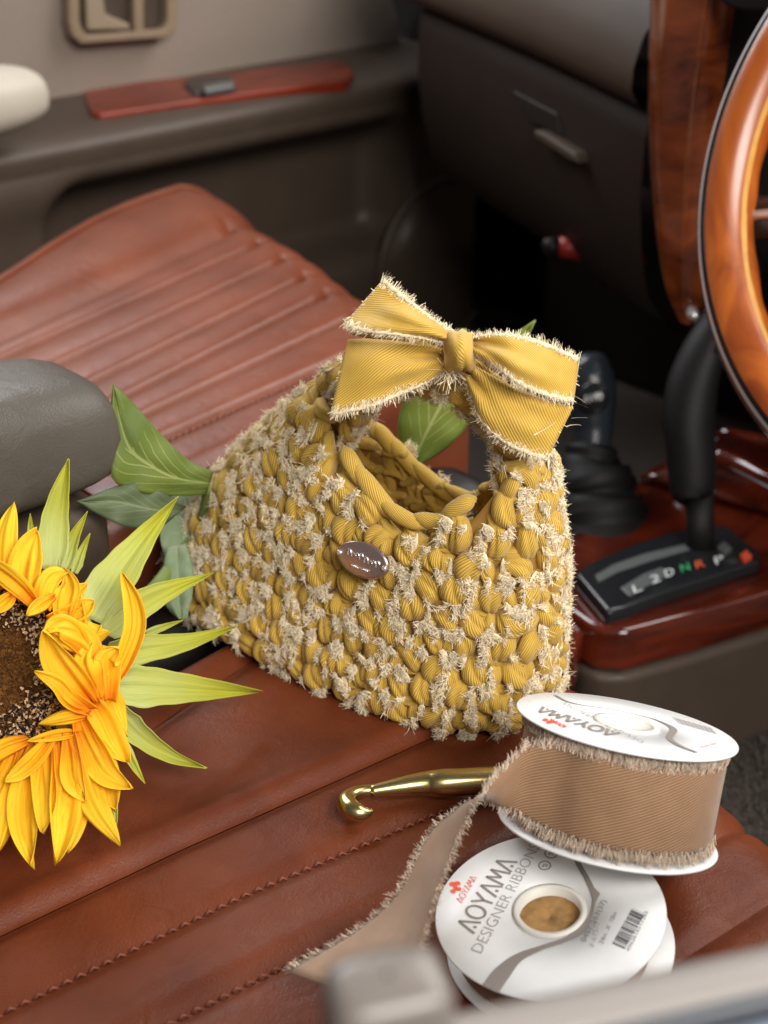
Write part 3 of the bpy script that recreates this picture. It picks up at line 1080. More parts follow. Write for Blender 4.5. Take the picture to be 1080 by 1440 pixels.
# glove box lid
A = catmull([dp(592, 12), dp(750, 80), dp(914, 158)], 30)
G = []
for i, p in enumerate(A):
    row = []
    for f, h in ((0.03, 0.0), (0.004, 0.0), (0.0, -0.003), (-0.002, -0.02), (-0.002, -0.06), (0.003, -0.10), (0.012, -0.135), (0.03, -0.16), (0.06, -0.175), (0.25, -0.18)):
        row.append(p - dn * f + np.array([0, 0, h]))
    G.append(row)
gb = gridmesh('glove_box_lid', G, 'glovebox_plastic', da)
gq = lambda x, y, k=0.004: dp(x, y, k)
prism('latch_surround', [gq(720, 127), gq(782, 160), gq(790, 190), gq(745, 172)], dn * -0.006, 'dark_plastic', gb, 0.001)
prism('latch_handle', [gq(750, 183, .012), gq(760, 186, .012), gq(808, 216, .012), gq(812, 230, .012), gq(800, 226, .012), gq(753, 195, .012)], dn * -0.012, 'dash_plastic', gb, 0.002)
# end cheek by the door pillar
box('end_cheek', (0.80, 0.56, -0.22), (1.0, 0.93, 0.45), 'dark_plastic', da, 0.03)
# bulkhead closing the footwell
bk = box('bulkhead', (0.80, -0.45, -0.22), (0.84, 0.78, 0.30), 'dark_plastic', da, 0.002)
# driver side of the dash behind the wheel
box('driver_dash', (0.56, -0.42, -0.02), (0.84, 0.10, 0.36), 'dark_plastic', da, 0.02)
# centre stack with wood fascia
cs = empty('centre_stack', (0.47, 0.14, -0.1), 'tall curved centre stack faced with dark burl wood beside the glove box', 'console')
XS = 0.42
Lw = [(917, -60), (915, 0), (912, 150), (916, 250), (926, 350), (940, 410), (962, 446)]
Rw = [(1012, -60), (1008, 0), (988, 150), (978, 260), (974, 350), (974, 410), (980, 452)]
A = catmull([atX(x, y, XS) for x, y in Lw], 40)
B = catmull([atX(x, y, XS) for x, y in Rw], 40)
G = []
for a, b in zip(A, B):
    row = [a + np.array([0.05, 0, 0]), a + np.array([0.012, 0, 0])]
    for t in np.linspace(0, 1, 12):
        row.append(a * (1 - t) + b * t + np.array([-0.010 * math.sin(math.pi * min(1, t * 2.2 + 0.05) * 0.5), 0, 0]))
    row.append(b + np.array([0.03, 0, 0]))
    G.append(row)
gridmesh('wood_fascia', G, 'dash_wood', cs)
prism('stack_body', [A[0] + (0.013, 0.004, 0), A[-1] + (0.02, 0.004, 0), (0.46, 0.02, A[-1][2]), (0.46, -0.02, A[0][2])], (0.12, 0, 0), 'black_plastic', cs, 0.006)
G = []
A2 = catmull([atX(x, y, XS + 0.018) for x, y in ((1000, -60), (1000, 0), (996, 60), (990, 120))], 10)
B2 = catmull([atX(x, y, XS + 0.018) for x, y in ((1014, -60), (1012, 0), (1006, 60), (1000, 120))], 10)
tube('fascia_trim', (A2 + B2) / 2, 0.003, 'dash_wood', cs)
prism('switch_panel', [atX(1005, -50, 0.40), atX(1010, 4, 0.40), atX(1040, 16, 0.40), atX(1110, 22, 0.40), atX(1110, -50, 0.40)], (0.03, 0, 0), 'black_plastic', cs, 0.003)
tube('fascia_glint', [atX(958, 432, 0.415), atX(972, 440, 0.415), atX(985, 452, 0.415)], [0.002, 0.005, 0.002], 'chrome', cs)  # bright chrome bit painting the highlights on the fascia's lower tip

# ------------------------------------------------------------------ steering wheel
WC, tilt, RW = np.array([0.333, -0.119, 0.201]), 0.444, 0.173
wn = np.array([-math.cos(tilt), 0, math.sin(tilt)])
e1 = np.array([0, -1.0, 0])
e2 = np.cross(wn, e1)
e2 = e2 if e2[2] > 0 else -e2
sw = empty('steering_wheel', WC, 'orange varnished wood steering wheel rim with pale inlay and chrome line', 'steering wheel')


def wring(name, m, a0, a1, r, nseg=200, ns=24, grip=0.0):
    """ring whose section covers the angles a0..a1 (0 = outward, 90 = toward the driver)"""
    G = []
    for t in np.linspace(0, 2 * math.pi, nseg, endpoint=False):
        er = math.cos(t) * e1 + math.sin(t) * e2
        row = []
        for a in np.linspace(rad(a0), rad(a1), ns):
            rr = r + grip * max(0, -math.cos(a)) * math.sin(26 * t) * 1.0
            row.append(WC + er * (RW + rr * math.cos(a)) + wn * (rr * math.sin(a)))
        G.append(row)
    return gridmesh(name, G, m, sw, closed_u=True)


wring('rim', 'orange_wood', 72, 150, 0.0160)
wring('pale_inlay', 'pale_inlay', 149, 162, 0.0161, ns=6)
wring('inner_rim', 'orange_wood', 161, 250, 0.0160, grip=0.0006)
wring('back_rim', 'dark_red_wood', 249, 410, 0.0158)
wring('black_band', 'black_gloss', 58, 73, 0.0157, ns=6)
wring('chrome_line', 'chrome', 50, 60, 0.0164, ns=6)
hub = tube('hub', [WC - wn * 0.07, WC - wn * 0.03, WC - wn * 0.012, WC - wn * 0.005], [0.05, 0.07, 0.066, 0.04], 'black_plastic', sw, n=40)
for a in (200, 340, 90 + 180):
    er = math.cos(rad(a)) * e1 + math.sin(rad(a)) * e2
    tube('spoke', [WC + er * 0.05 - wn * 0.03, WC + er * 0.11 - wn * 0.018, WC + er * RW - wn * 0.004], [0.022, 0.015, 0.012], 'black_gloss', sw, ry=[0.008, 0.006, 0.005], n=16, up=wn)
    tube('spoke_trim', [WC + er * 0.05 - wn * 0.021, WC + er * 0.11 - wn * 0.011, WC + er * RW * 0.96 - wn * 0.001], 0.003, 'chrome', sw, n=8)
tube('column', [WC - wn * 0.06, WC - wn * 0.28], [0.04, 0.05], 'black_plastic', sw, n=24)

# ------------------------------------------------------------------ flare stick in the footwell
wf = 1.16
fs = empty('flare_stick', Q(815, 352, wf), 'dim red flare stick with black cap clipped under the glove box', 'flare')
tube('tube', [Q(783, 347, wf), Q(800, 349, wf), Q(862, 361, wf + 0.01), Q(900, 368, wf + 0.02)], 0.0085, 'red_plastic', fs, n=20)
tube('cap', [Q(764, 349, wf), Q(766, 348, wf), Q(785, 348, wf)], [0.004, 0.0072, 0.0092], 'black_plastic', fs, n=20)
tube('clip', [Q(840, 342, wf + 0.005), Q(843, 372, wf + 0.005), Q(846, 400, wf + 0.05)], 0.004, 'black_plastic', fs, n=10)

# ------------------------------------------------------------------ driver's door sill in the foreground
ZS = 0.200
s0, s1 = atZ(640, 1394, ZS), atZ(1080, 1300, ZS)
sd = nrm(s1 - s0)
sn = nrm(np.cross(sd, (0, 0, 1)))
if np.dot(sn, CAM - s0) < 0:
    sn = -sn
dd = empty('driver_door', s0 - np.array([0, 0, 0.4]), 'blurred pale grey driver door sill with window rubber along its edge', 'car door')


def sill(name, prof, m, x0=-0.16, x1=0.30):
    G = []
    for t in np.linspace(x0, x1, 24):
        G.append([s0 + sd * t + sn * a + np.array([0, 0, h]) for a, h in prof])
    return gridmesh(name, G, m, dd)


sill('sill_panel', [(0.004, -0.25), (0.0, -0.08), (-0.001, -0.012), (0.001, -0.004), (0.005, 0.0), (0.009, 0.0005), (0.0135, 0.0), (0.0145, -0.01)], 'sill_plastic')
sill('window_rubber', [(0.0137, -0.004), (0.0138, 0.0006), (0.0150, 0.0018), (0.0165, 0.0012), (0.0172, -0.004)], 'sill_rubber')
sill('outer_skin', [(0.0174, -0.006), (0.0176, -0.001), (0.021, 0.0), (0.032, -0.004), (0.042, -0.02), (0.047, -0.08)], 'sill_paint')
# lock knob: blocky pull with a flared foot
kc = atZ(545, 1500, ZS - 0.001)
rows = []
for h, hw, hd, r in ((-0.02, 0.0125, 0.010, 0.6), (0.0, 0.0115, 0.009, 0.6), (0.006, 0.0098, 0.0075, 0.5), (0.012, 0.0094, 0.007, 0.45), (0.0165, 0.0092, 0.0068, 0.45), (0.0185, 0.0085, 0.0062, 0.5), (0.0193, 0.006, 0.004, 0.6), (0.0194, 0.0005, 0.0005, 1)):
    row = []
    for a in np.linspace(0, 2 * math.pi, 40, endpoint=False):
        c, s = math.cos(a), math.sin(a)
        row.append(kc + sd * hw * np.sign(c) * abs(c) ** r + sn * hd * np.sign(s) * abs(s) ** r + np.array([0, 0, h]))
    rows.append(row)
gridmesh('lock_knob', rows, 'knob_plastic', dd, closed_v=True)
# ================================================================== HANDBAG
BC, BYAW = np.array([0.0222, 0.0235]), 0.1257
BW = np.array([math.sin(BYAW), -math.cos(BYAW)])           # toward the near end of the bag
BF = np.array([-math.cos(BYAW), -math.sin(BYAW)])          # toward the front face
ZL = np.array([0, .012, .04, .07, .1, .13, .142, .15])
LU = np.array([.121, .130, .109, .086, .057, .024, .012, .004])
RU = np.array([.084, .091, .0915, .090, .0865, .080, .074, .070])
AL = (LU + RU) / 2
BL = np.array([.043, .045, .038, .0335, .0285, .021, .016, .011])
SL = (RU - LU) / 2


def bag_pt(th, z):
    a, b, s = np.interp(z, ZL, AL), np.interp(z, ZL, BL), np.interp(z, ZL, SL)
    c, si = math.cos(th), math.sin(th)
    e = 2 / 2.5
    u = a * np.sign(c) * abs(c) ** e + s
    v = b * np.sign(si) * abs(si) ** e
    xy = BC + u * BW + v * BF
    return np.array([xy[0], xy[1], z]), u


def rim_z(u, th=1.0):
    if math.sin(th) >= 0:
        return min(0.137, 0.093 + (9.9 if u < 0.045 else 34) * (u - 0.045) ** 2)
    return min(0.137, 0.072 + (11 if u < 0.022 else 36) * (u - 0.022) ** 2)


def bag_frame(th, z):
    p, u = bag_pt(th, z)
    tx = nrm(bag_pt(th + 0.01, z)[0] - bag_pt(th - 0.01, z)[0])
    tz = nrm(bag_pt(th, z + 0.003)[0] - bag_pt(th, max(0, z - 0.003))[0])
    n = nrm(np.cross(tx, tz))
    cxy = BC + np.interp(z, ZL, SL) * BW
    if np.dot(n[:2], p[:2] - cxy) < 0:
        n = -n
    return p, u, tx, tz, n


hbag = empty('crochet_handbag', (BC[0], BC[1], 0), 'mustard yellow crocheted handbag with frayed cream stitches and a ribbon bow', 'handbag')
# lining shell
G, TH = [], np.linspace(0, 2 * math.pi, 96, endpoint=False)
for zf in np.linspace(0, 1, 22):
    row = []
    for th in TH:
        z = 0.08 * zf
        for _ in range(6):
            z = zf * (rim_z(bag_pt(th, z)[1], th) - 0.012)
        row.append(bag_pt(th, z)[0])
    G.append(row)
gridmesh('lining', G, 'bag_lining', hbag, closed_v=True, thick=0.002)
mesh('bag_base', [bag_pt(th, 0)[0] + (0, 0, 0.003) for th in TH], [tuple(range(96))], 'bag_lining', hbag, smooth=False)


# stitch shapes: fat gathered strand, folded like a comma, with a small linking strand
def puff(cx, cy, cz, lx, ly, lz, ang, bend, twist, nu=36, nv=14, ribs=9):
    V, Fc, UV = [], [], []
    ca, sa = math.cos(ang), math.sin(ang)
    for i in range(nv + 1):
        v = i / nv
        yy = -math.cos(math.pi * v)
        pr = max(0.0, math.sin(math.pi * (0.05 + 0.9 * v ** 0.85))) ** 0.78
        for j in range(nu):
            a = 2 * math.pi * j / nu
            rib = 1 + 0.028 * math.cos(ribs * a + twist * v) + 0.05 * math.sin(2 * a + twist) + 0.03 * math.sin(3 * a - 5 * v + twist) - 0.26 * math.exp(-((((a - 1.57 - 0.5 * math.sin(twist * 5) - 0.9 * (v - 0.5)) + math.pi) % (2 * math.pi) - math.pi) / 0.22) ** 2)
            x = lx * pr * rib * math.cos(a) + bend * (yy * yy - 0.4)
            z = lz * pr * rib * math.sin(a)
            y = ly * yy
            V.append((cx + x * ca - y * sa, cy + x * sa + y * ca, cz + z - 0.0022 * yy * yy))
            UV.append((j / nu * 10.0 + v * (0.6 + 0.5 * twist), v * 0.4))
    for i in range(nv):
        for j in range(nu):
            j2 = (j + 1) % nu
            Fc.append((i * nu + j, i * nu + j2, (i + 1) * nu + j2, (i + 1) * nu + j))
    Fc.append(tuple(range(nu - 1, -1, -1)))
    Fc.append(tuple(nv * nu + j for j in range(nu)))
    return V, Fc, UV


def stitch_mesh(i):
    r = np.random.default_rng(100 + i)
    fam = i % 4
    ang = rad((24, -20, 6, 38)[fam] + r.normal() * 9)
    k1, k2 = r.uniform(.88, 1.18, 2)
    sg = 1 if r.random() < 0.6 else -1
    parts = [puff(-0.0014 * sg + r.normal() * 0.0007, r.normal() * 0.0006, 0.0020, 0.0053 * k1, 0.0080 * r.uniform(.9, 1.1), 0.0050 * k1, ang, sg * r.uniform(.0010, .0034), r.uniform(1.5, 4.5)),
             puff(0.0044 * sg + r.normal() * 0.0007, -0.0016 + r.normal() * 0.0010, 0.0004, 0.0037 * k2, 0.0070 * r.uniform(.85, 1.1), 0.0050 * k2, -ang * 0.8 + rad(r.normal() * 14), -sg * r.uniform(.0004, .0020), r.uniform(-4, -1.5), 26, 11, 7),
             puff(0.0006, 0.0064, -0.0006, 0.0029, 0.0072, 0.0046, rad(74 + r.normal() * 16), 0.0010, 2, 18, 9, 6),
             puff(-0.0010, -0.0064, -0.0008, 0.0027, 0.0066, 0.0044, rad(104 + r.normal() * 18), -0.0010, 3, 18, 9, 6)]
    V, Fc, UV = [], [], []
    for v, f, u in parts:
        b = len(V)
        V += v
        UV += u
        Fc += [tuple(k + b for k in q) for q in f]
    o = mesh('stitch_shape', V, Fc, 'mustard_cloth', None, UV)
    me = o.data
    bpy.data.objects.remove(o)
    # frayed selvedge showing here and there between the folds: a few soft tufts and a scrap of woven edge
    st, dr_, ln_, bands = [], [], [], []
    for c_ in range(int(r.integers(5, 9))):
        ph = r.uniform(-1.4, 1.6) if r.random() < 0.72 else r.uniform(0, 6.28)
        cx, cy = sg * 0.0060 * math.cos(ph) * r.uniform(0.75, 1.15), 0.0080 * math.sin(ph) * r.uniform(0.8, 1.1)
        tdir = r.uniform(0, math.pi)
        tx_, ty_ = math.cos(tdir) * 0.4, abs(math.sin(tdir)) + 0.15
        tn = math.hypot(tx_, ty_)
        tx_, ty_ = tx_ / tn, ty_ / tn
        hl = r.uniform(0.0018, 0.0046)
        sd_ = r.choice([-1, 1])
        for k in range(int(r.integers(55, 95))):
            t = r.uniform(-1, 1)
            st.append((cx + tx_ * hl * t + r.normal() * 0.0005, cy + ty_ * hl * t + r.normal() * 0.0005, 0.0054 + 0.0022 * math.exp(-(cx * cx + cy * cy) / 3e-5) + r.normal() * 0.0005))
            dr_.append((sd_ * ty_ * r.uniform(0.2, 1.2) + r.normal() * 0.35, -sd_ * tx_ * r.uniform(0.2, 1.2) + r.normal() * 0.35 - 0.25, r.uniform(-0.1, 0.5)))
            ln_.append(r.uniform(0.0010, 0.0032) * (1.9 if r.random() < 0.05 else 1))
        bands.append([(cx + tx_ * hl * t, cy + ty_ * hl * t, 0.0040) for t in (-1, -.5, 0, .5, 1)])
    V, Fc = strands(st, dr_, ln_, 0.00033, 0.95, 4)
    pb = [(V, Fc)]
    for path in bands:
        v2, f2, _ = sweep(path, [0.0003, .0008, .0010, .0008, .0003], [0.0002, .0004, .0005, .0004, .0002], n=6)
        pb.append((v2, f2))
    V, Fc = join(pb)
    o = mesh('fringe_shape', V, Fc, 'cream_thread', None, smooth=False)
    fe = o.data
    bpy.data.objects.remove(o)
    return me, fe


SHAPES = [stitch_mesh(i) for i in range(28)]
NST = [0]


def put_stitch(p, tx, tz, n, sc=1.0, fringe=True, inside=False):
    me, fe = SHAPES[int(rng.integers(len(SHAPES)))]
    r = rad(rng.normal() * 10)
    x = nrm(tx * math.cos(r) + tz * math.sin(r))
    z = n if not inside else -n
    y = nrm(np.cross(z, x))
    x = np.cross(y, z)
    s = sc * rng.uniform(0.94, 1.07)
    Mx = Matrix(((x[0] * s, y[0] * s, z[0] * s, p[0]), (x[1] * s, y[1] * s, z[1] * s, p[1]), (x[2] * s, y[2] * s, z[2] * s, p[2]), (0, 0, 0, 1)))
    o = bpy.data.objects.new('stitch', me)
    COL.objects.link(o)
    o.parent = hbag
    o.matrix_parent_inverse = Matrix.Translation(-hbag.location)
    o.matrix_basis = Mx
    if fringe:
        f = bpy.data.objects.new('fringe', fe)
        COL.objects.link(f)
        f.parent = o
    NST[0] += 1
    return o


best = None
for th in np.linspace(0.2, 2.6, 160):
    for zz in np.linspace(0.05, 0.1, 50):
        p = bag_pt(th, zz)[0]
        v = p - CAM
        w_ = v @ CF
        e = (540 + FPX * (v @ CR) / w_ - 511) ** 2 + (720 - FPX * (v @ CU) / w_ - 787) ** 2
        if best is None or e < best[0]:
            best = (e, th, zz)
BADGE = bag_pt(best[1], best[2])[0]
ROWH = 0.0123
row = 0
z = 0.0075
while z < 0.136:
    # walk round the row at even spacing
    ths = np.linspace(0, 2 * math.pi, 721)
    P = np.array([bag_pt(t, z)[0] for t in ths])
    L = np.r_[0, np.cumsum(np.linalg.norm(np.diff(P, axis=0), axis=1))]
    n = int(round(L[-1] / 0.0150))
    for k in range(n):
        s = (k + 0.5 * (row % 2) + rng.normal() * 0.04) / n * L[-1]
        th = float(np.interp(s % L[-1], L, ths))
        p, u, tx, tz, nn = bag_frame(th, z)
        if z > rim_z(u, th) - 0.004:
            continue
        tx = tx if np.dot(np.cross(tx, tz), nn) > 0 else -tx
        put_stitch(p + nn * 0.0012 + tz * rng.normal() * 0.0005, tx, tz, nn, 0.96, np.linalg.norm(p - BADGE) > 0.016)
    z += ROWH
    row += 1

# rolled rim strand along the opening, front and back: long twisted lengths
for sgn in (1, -1):
    pts = []
    for th in np.linspace(rad(8), rad(172), 200):
        t = th * sgn
        zz = 0.1
        for _ in range(30):
            zz = 0.6 * zz + 0.4 * rim_z(bag_pt(t, zz)[1], t)
        if zz < 0.113:
            pts.append(bag_pt(t, zz)[0])
    pts = np.array(pts)
    k = 0
    seg = max(5, int(np.linalg.norm(np.diff(pts, axis=0), axis=1).sum() / 0.0140))
    for i in range(seg):
        a, b = int(i * (len(pts) - 1) / seg), int((i + 1) * (len(pts) - 1) / seg)
        lo, hi_ = max(0, a - 5), min(len(pts) - 1, b + 5)
        q = catmull(pts[[lo, (lo + hi_) // 2, hi_]], 12)
        tt = np.linspace(-1, 1, 12)
        q = q + np.outer(tt * rng.uniform(0.001, 0.004), (0, 0, 1)) + rng.normal(size=3) * 0.0006 + np.outer(1 - tt ** 2, (0, 0, 0.0012))
        rr = 0.0036 * np.clip(1 - np.abs(tt) ** 3, 0.2, 1) * rng.uniform(0.85, 1.12)
        V, Fc, UV = sweep(q, rr * 1.15, rr, n=22)
        UV = [(u_ * 8 + v_ * 130, v_ * 20) for u_, v_ in UV]
        mesh('rim_strand', V, Fc, 'mustard_cloth', hbag, UV)
    e = pts - (0, 0, 0.001)
    outw = np.tile(np.r_[BF * sgn, 0.25], (len(pts), 1))
    edge_fringe('rim_fringe', e, outw, np.tile((0, 0, 1.0), (len(pts), 1)), 6000, 0.0032, 0.00033, 'cream_thread', hbag, 0.9, 0.9)

# handle: crocheted arch hidden in part by the bow
HP = catmull([np.r_[BC + u * BW + 0.0 * BF, z] for u, z in ((-0.020, 0.112), (-0.009, 0.131), (0.010, 0.144), (0.036, 0.150), (0.058, 0.146), (0.073, 0.132), (0.079, 0.106))], 40)
tube('handle', HP, 0.008, 'bag_lining', hbag, n=14)
T = np.gradient(HP, axis=0)
for i in range(0, 40, 3):
    t = nrm(T[i])
    for a in (60, 180, 300):
        b1 = np.r_[BF, 0]
        b2 = nrm(np.cross(t, b1))
        nn = nrm(math.cos(rad(a + i * 9)) * b1 + math.sin(rad(a + i * 9)) * b2)
        put_stitch(HP[i] + nn * 0.0060, nrm(np.cross(t, nn)), t, nn, 0.85)

# ------------------------------------------------------------------ bow
WBW = 0.566
bw = lambda L, k=0.0: [Q(x, y, WBW + d) for x, y, d in L]
# knot
kp = []
for i, y in enumerate(np.linspace(466, 520, 14)):
    t = (y - 493) / 27
    kp.append(Q(648 + 2 * t, y, WBW - 0.022 * math.sqrt(max(0, 1 - t * t * 0.7))))
rows = []
for i, c in enumerate(kp):
    t = -1 + 2 * i / 13
    hw = (22 - 3 * (1 - t * t)) * WBW / FPX
    row = []
    for a in np.linspace(-1, 1, 13):
        row.append(c + CR * a * hw + CF * (0.012 * abs(a) ** 2.5) + CU * 0.0006 * math.sin(a * 9))
    rows.append(row)
G = np.array(rows)
bow = gridmesh('bow', G, 'mustard_twill', hbag, uv=surf_uv(G), thick=0.0012)
bow['label'] = 'mustard twill ribbon bow with frayed cream edges tied on the handle'


def bow_piece(name, A, B, bulge, seed, fr=(1, 1), dens=13000, ln=0.0033, wr=0.0020):
    G = loft(bw(A), bw(B), 34, 16, bulge, wr, seed)
    o = gridmesh(name, G, 'mustard_twill', bow, uv=surf_uv(G), thick=0.0007)
    for k, j, inn in ((0, 0, 1), (1, -1, -2)):
        if fr[k]:
            E_ = G[:, [j, inn]].copy()
            E_[:, 1] = E_[:, 0] + (E_[:, 1] - E_[:, 0]) / np.linalg.norm(E_[:, 1] - E_[:, 0], axis=1)[:, None] * (0.0017 + 0.0005 * np.sin(np.arange(len(E_)) * 1.9 + seed))[:, None]
            E_ += np.array([nrm(CAM - q_) for q_ in E_[:, 0]])[:, None, :] * 0.0007
            gridmesh('selvedge', E_, 'cream_weave', bow, thick=0.0003)
            e, out, N = grid_edge(G, j, inn)
            edge_fringe('bow_fringe', e, out, N, dens, ln, 0.00028, 'cream_thread', bow, 0.45, 0.26, 0.0042)
    # cut end, a few loose threads
    e = G[-1]
    out = G[-1] - G[-2]
    out = out / np.linalg.norm(out, axis=1)[:, None]
    edge_fringe('bow_fringe', e, out, np.tile(-CF, (len(e), 1)), 500, 0.002, 0.0004, 'cream_thread', bow, 0.5, 0.5)
    return G


# upper left loop and the layer folded under it
bow_piece('loop', [(643, 472, -.004), (615, 452, -.012), (582, 426, -.016), (540, 392, -.010)],
          [(632, 486, -.006), (602, 478, -.016), (555, 472, -.022), (508, 466, -.020), (484, 456, -.012)], lambda u: 0.006 * math.sin(math.pi * min(1, u * 1.2)), 1)
bow_piece('loop_underside', [(640, 474, .004), (600, 450, .010), (545, 400, .006)], [(636, 500, .002), (570, 486, .004), (492, 470, .000)], 0.002, 9, fr=(0, 0))
# lower left tail
bow_piece('tail', [(632, 494, -.002), (572, 482, -.006), (520, 477, -.008), (489, 477, -.006)],
          [(632, 516, .0), (600, 540, -.004), (563, 556, -.008), (520, 573, -.010), (464, 585, -.008)], lambda u: 0.005 * math.sin(math.pi * u), 2, fr=(0, 1))
# upper right loop
bow_piece('loop', [(656, 474, -.004), (690, 470, -.010), (720, 470, -.014), (762, 480, -.012), (815, 503, -.004)],
          [(658, 490, -.008), (690, 512, -.018), (722, 536, -.022), (760, 554, -.018), (806, 566, -.008)], lambda u: 0.005 * math.sin(math.pi * min(1, u * 1.1)), 3)
bow_piece('loop_underside', [(656, 476, .002), (720, 478, .006), (812, 506, .002)], [(658, 494, .002), (725, 540, .004), (802, 560, .0)], 0.002, 10, fr=(0, 0))
# lower right tail
bow_piece('tail', [(652, 505, -.004), (710, 538, -.008), (767, 562, -.010), (806, 572, -.006)],
          [(650, 520, .0), (661, 556, -.004), (675, 592, -.008), (712, 626, -.010), (768, 648, -.008)], lambda u: 0.005 * math.sin(math.pi * u), 4, fr=(0, 1))
# loose threads at the knot and off the tail
st = [Q(635 + rng.normal() * 8, 520 + rng.normal() * 4, WBW - 0.004) for _ in range(60)]
V, Fc = strands(st, [rng.normal(size=3) + CU * -1.2 for _ in st], [0.006 + 0.004 * rng.random() for _ in st], 0.0005, 0.6)
mesh('bow_fringe', V, Fc, 'cream_thread', bow, smooth=False)['kind'] = 'stuff'
st = [Q(750, 612, WBW - .0125), Q(796, 600, WBW - .009), Q(803, 588, WBW - .008), Q(806, 556, WBW - .01), Q(800, 566, WBW - .012)]
V, Fc = strands(st, [CR + CU * 0.4, CR + CU * 0.5, CR * 1 + CU * .1, CR - CU * .4, CR], [0.010, 0.006, 0.007, 0.006, 0.008], 0.0004, 0.6, 6)
mesh('bow_fringe', V, Fc, 'cream_thread', bow, smooth=False)['kind'] = 'stuff'

# ------------------------------------------------------------------ oval metal badge
p, u, tx, tz, nn = bag_frame(best[1], best[2])
bpz = p + nn * 0.0125
nb = nrm(nn + 0.35 * nrm(CAM - p) + np.array([0, 0, 0.15]))
bx_ = lambda x, y, k=0.0: atP(x, y, bpz + nb * k, nb)
c = bx_(511, 787)
ax = bx_(547, 800) - c
ay = bx_(505, 811) - c
rows = []
for r, h in ((0.01, 0.0016), (0.5, 0.0015), (0.85, 0.0013), (0.93, 0.0012), (0.985, 0.0006), (1.0, 0.0), (0.98, -0.001), (0.5, -0.001)):
    rows.append([c + r * (ax * math.cos(a) + ay * math.sin(a)) + nb * h for a in np.linspace(0, 2 * math.pi, 56, endpoint=False)])
bd = gridmesh('badge', rows, 'rose_metal', hbag, closed_v=True)
bd['label'] = 'oval polished metal badge with embossed script'
# raised script strokes
def script(name, x0, x1, t0, amp, loops, r):
    pts = []
    for t in np.linspace(0, 1, loops * 14):
        a = x0 + (x1 - x0) * t + 0.035 * math.sin(t * loops * 2 * math.pi * 1.0 + 1)
        b = t0 + amp * math.sin(t * loops * 2 * math.pi) * (0.65 + 0.35 * math.sin(t * 9))
        pts.append(c + ax * a + ay * b + nb * 0.0016)
    tube(name, pts, r, 'rose_emboss', bd, n=6, up=nb)
script('script_line', -0.62, 0.0, -0.16, 0.2, 4, 0.00032)
script('script_line', 0.05, 0.66, -0.06, 0.2, 4, 0.00032)
script('small_script', -0.32, 0.34, 0.46, 0.07, 9, 0.0002)
for s in (-1, 1):
    h = c + ax * 0.88 * s + ay * 0.02 + nb * 0.0014
    tube('rivet', [h - nb * 0.001, h + nb * 0.0006, h + nb * 0.001], [0.0012, 0.0012, 0.0007], 'rose_emboss', bd, n=12)

# ================================================================== SUNFLOWER
def seat_w(x, y):
    p = atZ(x, y, 0.004)
    return float(np.dot(p - CAM, CF))


sfl = empty('sunflower', Q(20, 960, 0.60) * np.array([1, 1, 0]), 'large artificial sunflower with yellow petals and green leaves lying beside the bag', 'flower')


def blade(name, pts, width, m, parent, cup=0.0, roll=0.0, prof='petal', pleat=0.0006, nv=26, nu=17, thick=0.00018, seed=0, rag=0.0, ww=None):
    """petal or sepal along a traced midrib: pts = (px, py, depth); width in photo pixels"""
    r = np.random.default_rng(seed + 11)
    P = catmull([Q(*p) for p in pts], nv)
    dep = float(np.mean([p[2] for p in pts]))
    W_ = width * dep / FPX / 2
    T = np.gradient(P, axis=0)
    G = np.zeros((nv, nu, 3))
    ph, ph2 = r.random() * 6, r.random() * 6
    for i in range(nv):
        v = i / (nv - 1)
        t = nrm(T[i])
        tc = nrm(CAM - P[i])
        s = nrm(np.cross(t, tc))
        n = np.cross(s, t)
        rl = roll * (0.4 + 0.6 * v) if not callable(roll) else roll(v)
        s, n = s * math.cos(rl) + n * math.sin(rl), n * math.cos(rl) - s * math.sin(rl)
        if prof == 'petal':
            w = (0.30 + 0.70 * math.sin(math.pi * min(1, 0.05 + v * 0.62)) ** 1.0) * (1 - v ** 3.2) ** 0.8 * (1 - 0.12 * v)
        else:
            w = min(1.0, 0.55 + 2.2 * v) * (1 - v ** 1.55) ** 0.95
        w = max(w, 0.012)
        for j in range(nu):
            u = -1 + 2 * j / (nu - 1)
            rg = 1 + rag * math.sin(v * 31 + ph + (3 if u > 0 else 0)) * abs(u) * (1 - v)
            off = cup * W_ * (u * u - 0.3) + pleat * (math.sin(u * 6.5 + ph + v * 1.5) + 0.6 * math.sin(u * 13 + ph2 - v * 2)) * (1 - v * 0.4) - 0.0006 * math.exp(-(u * 6) ** 2)
            off += 0.16 * W_ * math.sin(v * 6 + ph2) * u + 0.10 * W_ * math.sin(v * 9 + ph)
            G[i, j] = P[i] + s * u * W_ * w * rg + n * off
    uu, vv = np.meshgrid(np.linspace(0, 1, nu), np.linspace(0, 1, nv))
    uv = np.stack([uu + seed * 0.37 - int(seed * 0.37), vv], 2)
    o = gridmesh(name, G, m, parent, uv=uv, thick=thick)
    return o


fd = 0.562                                               # depth of the flower's face
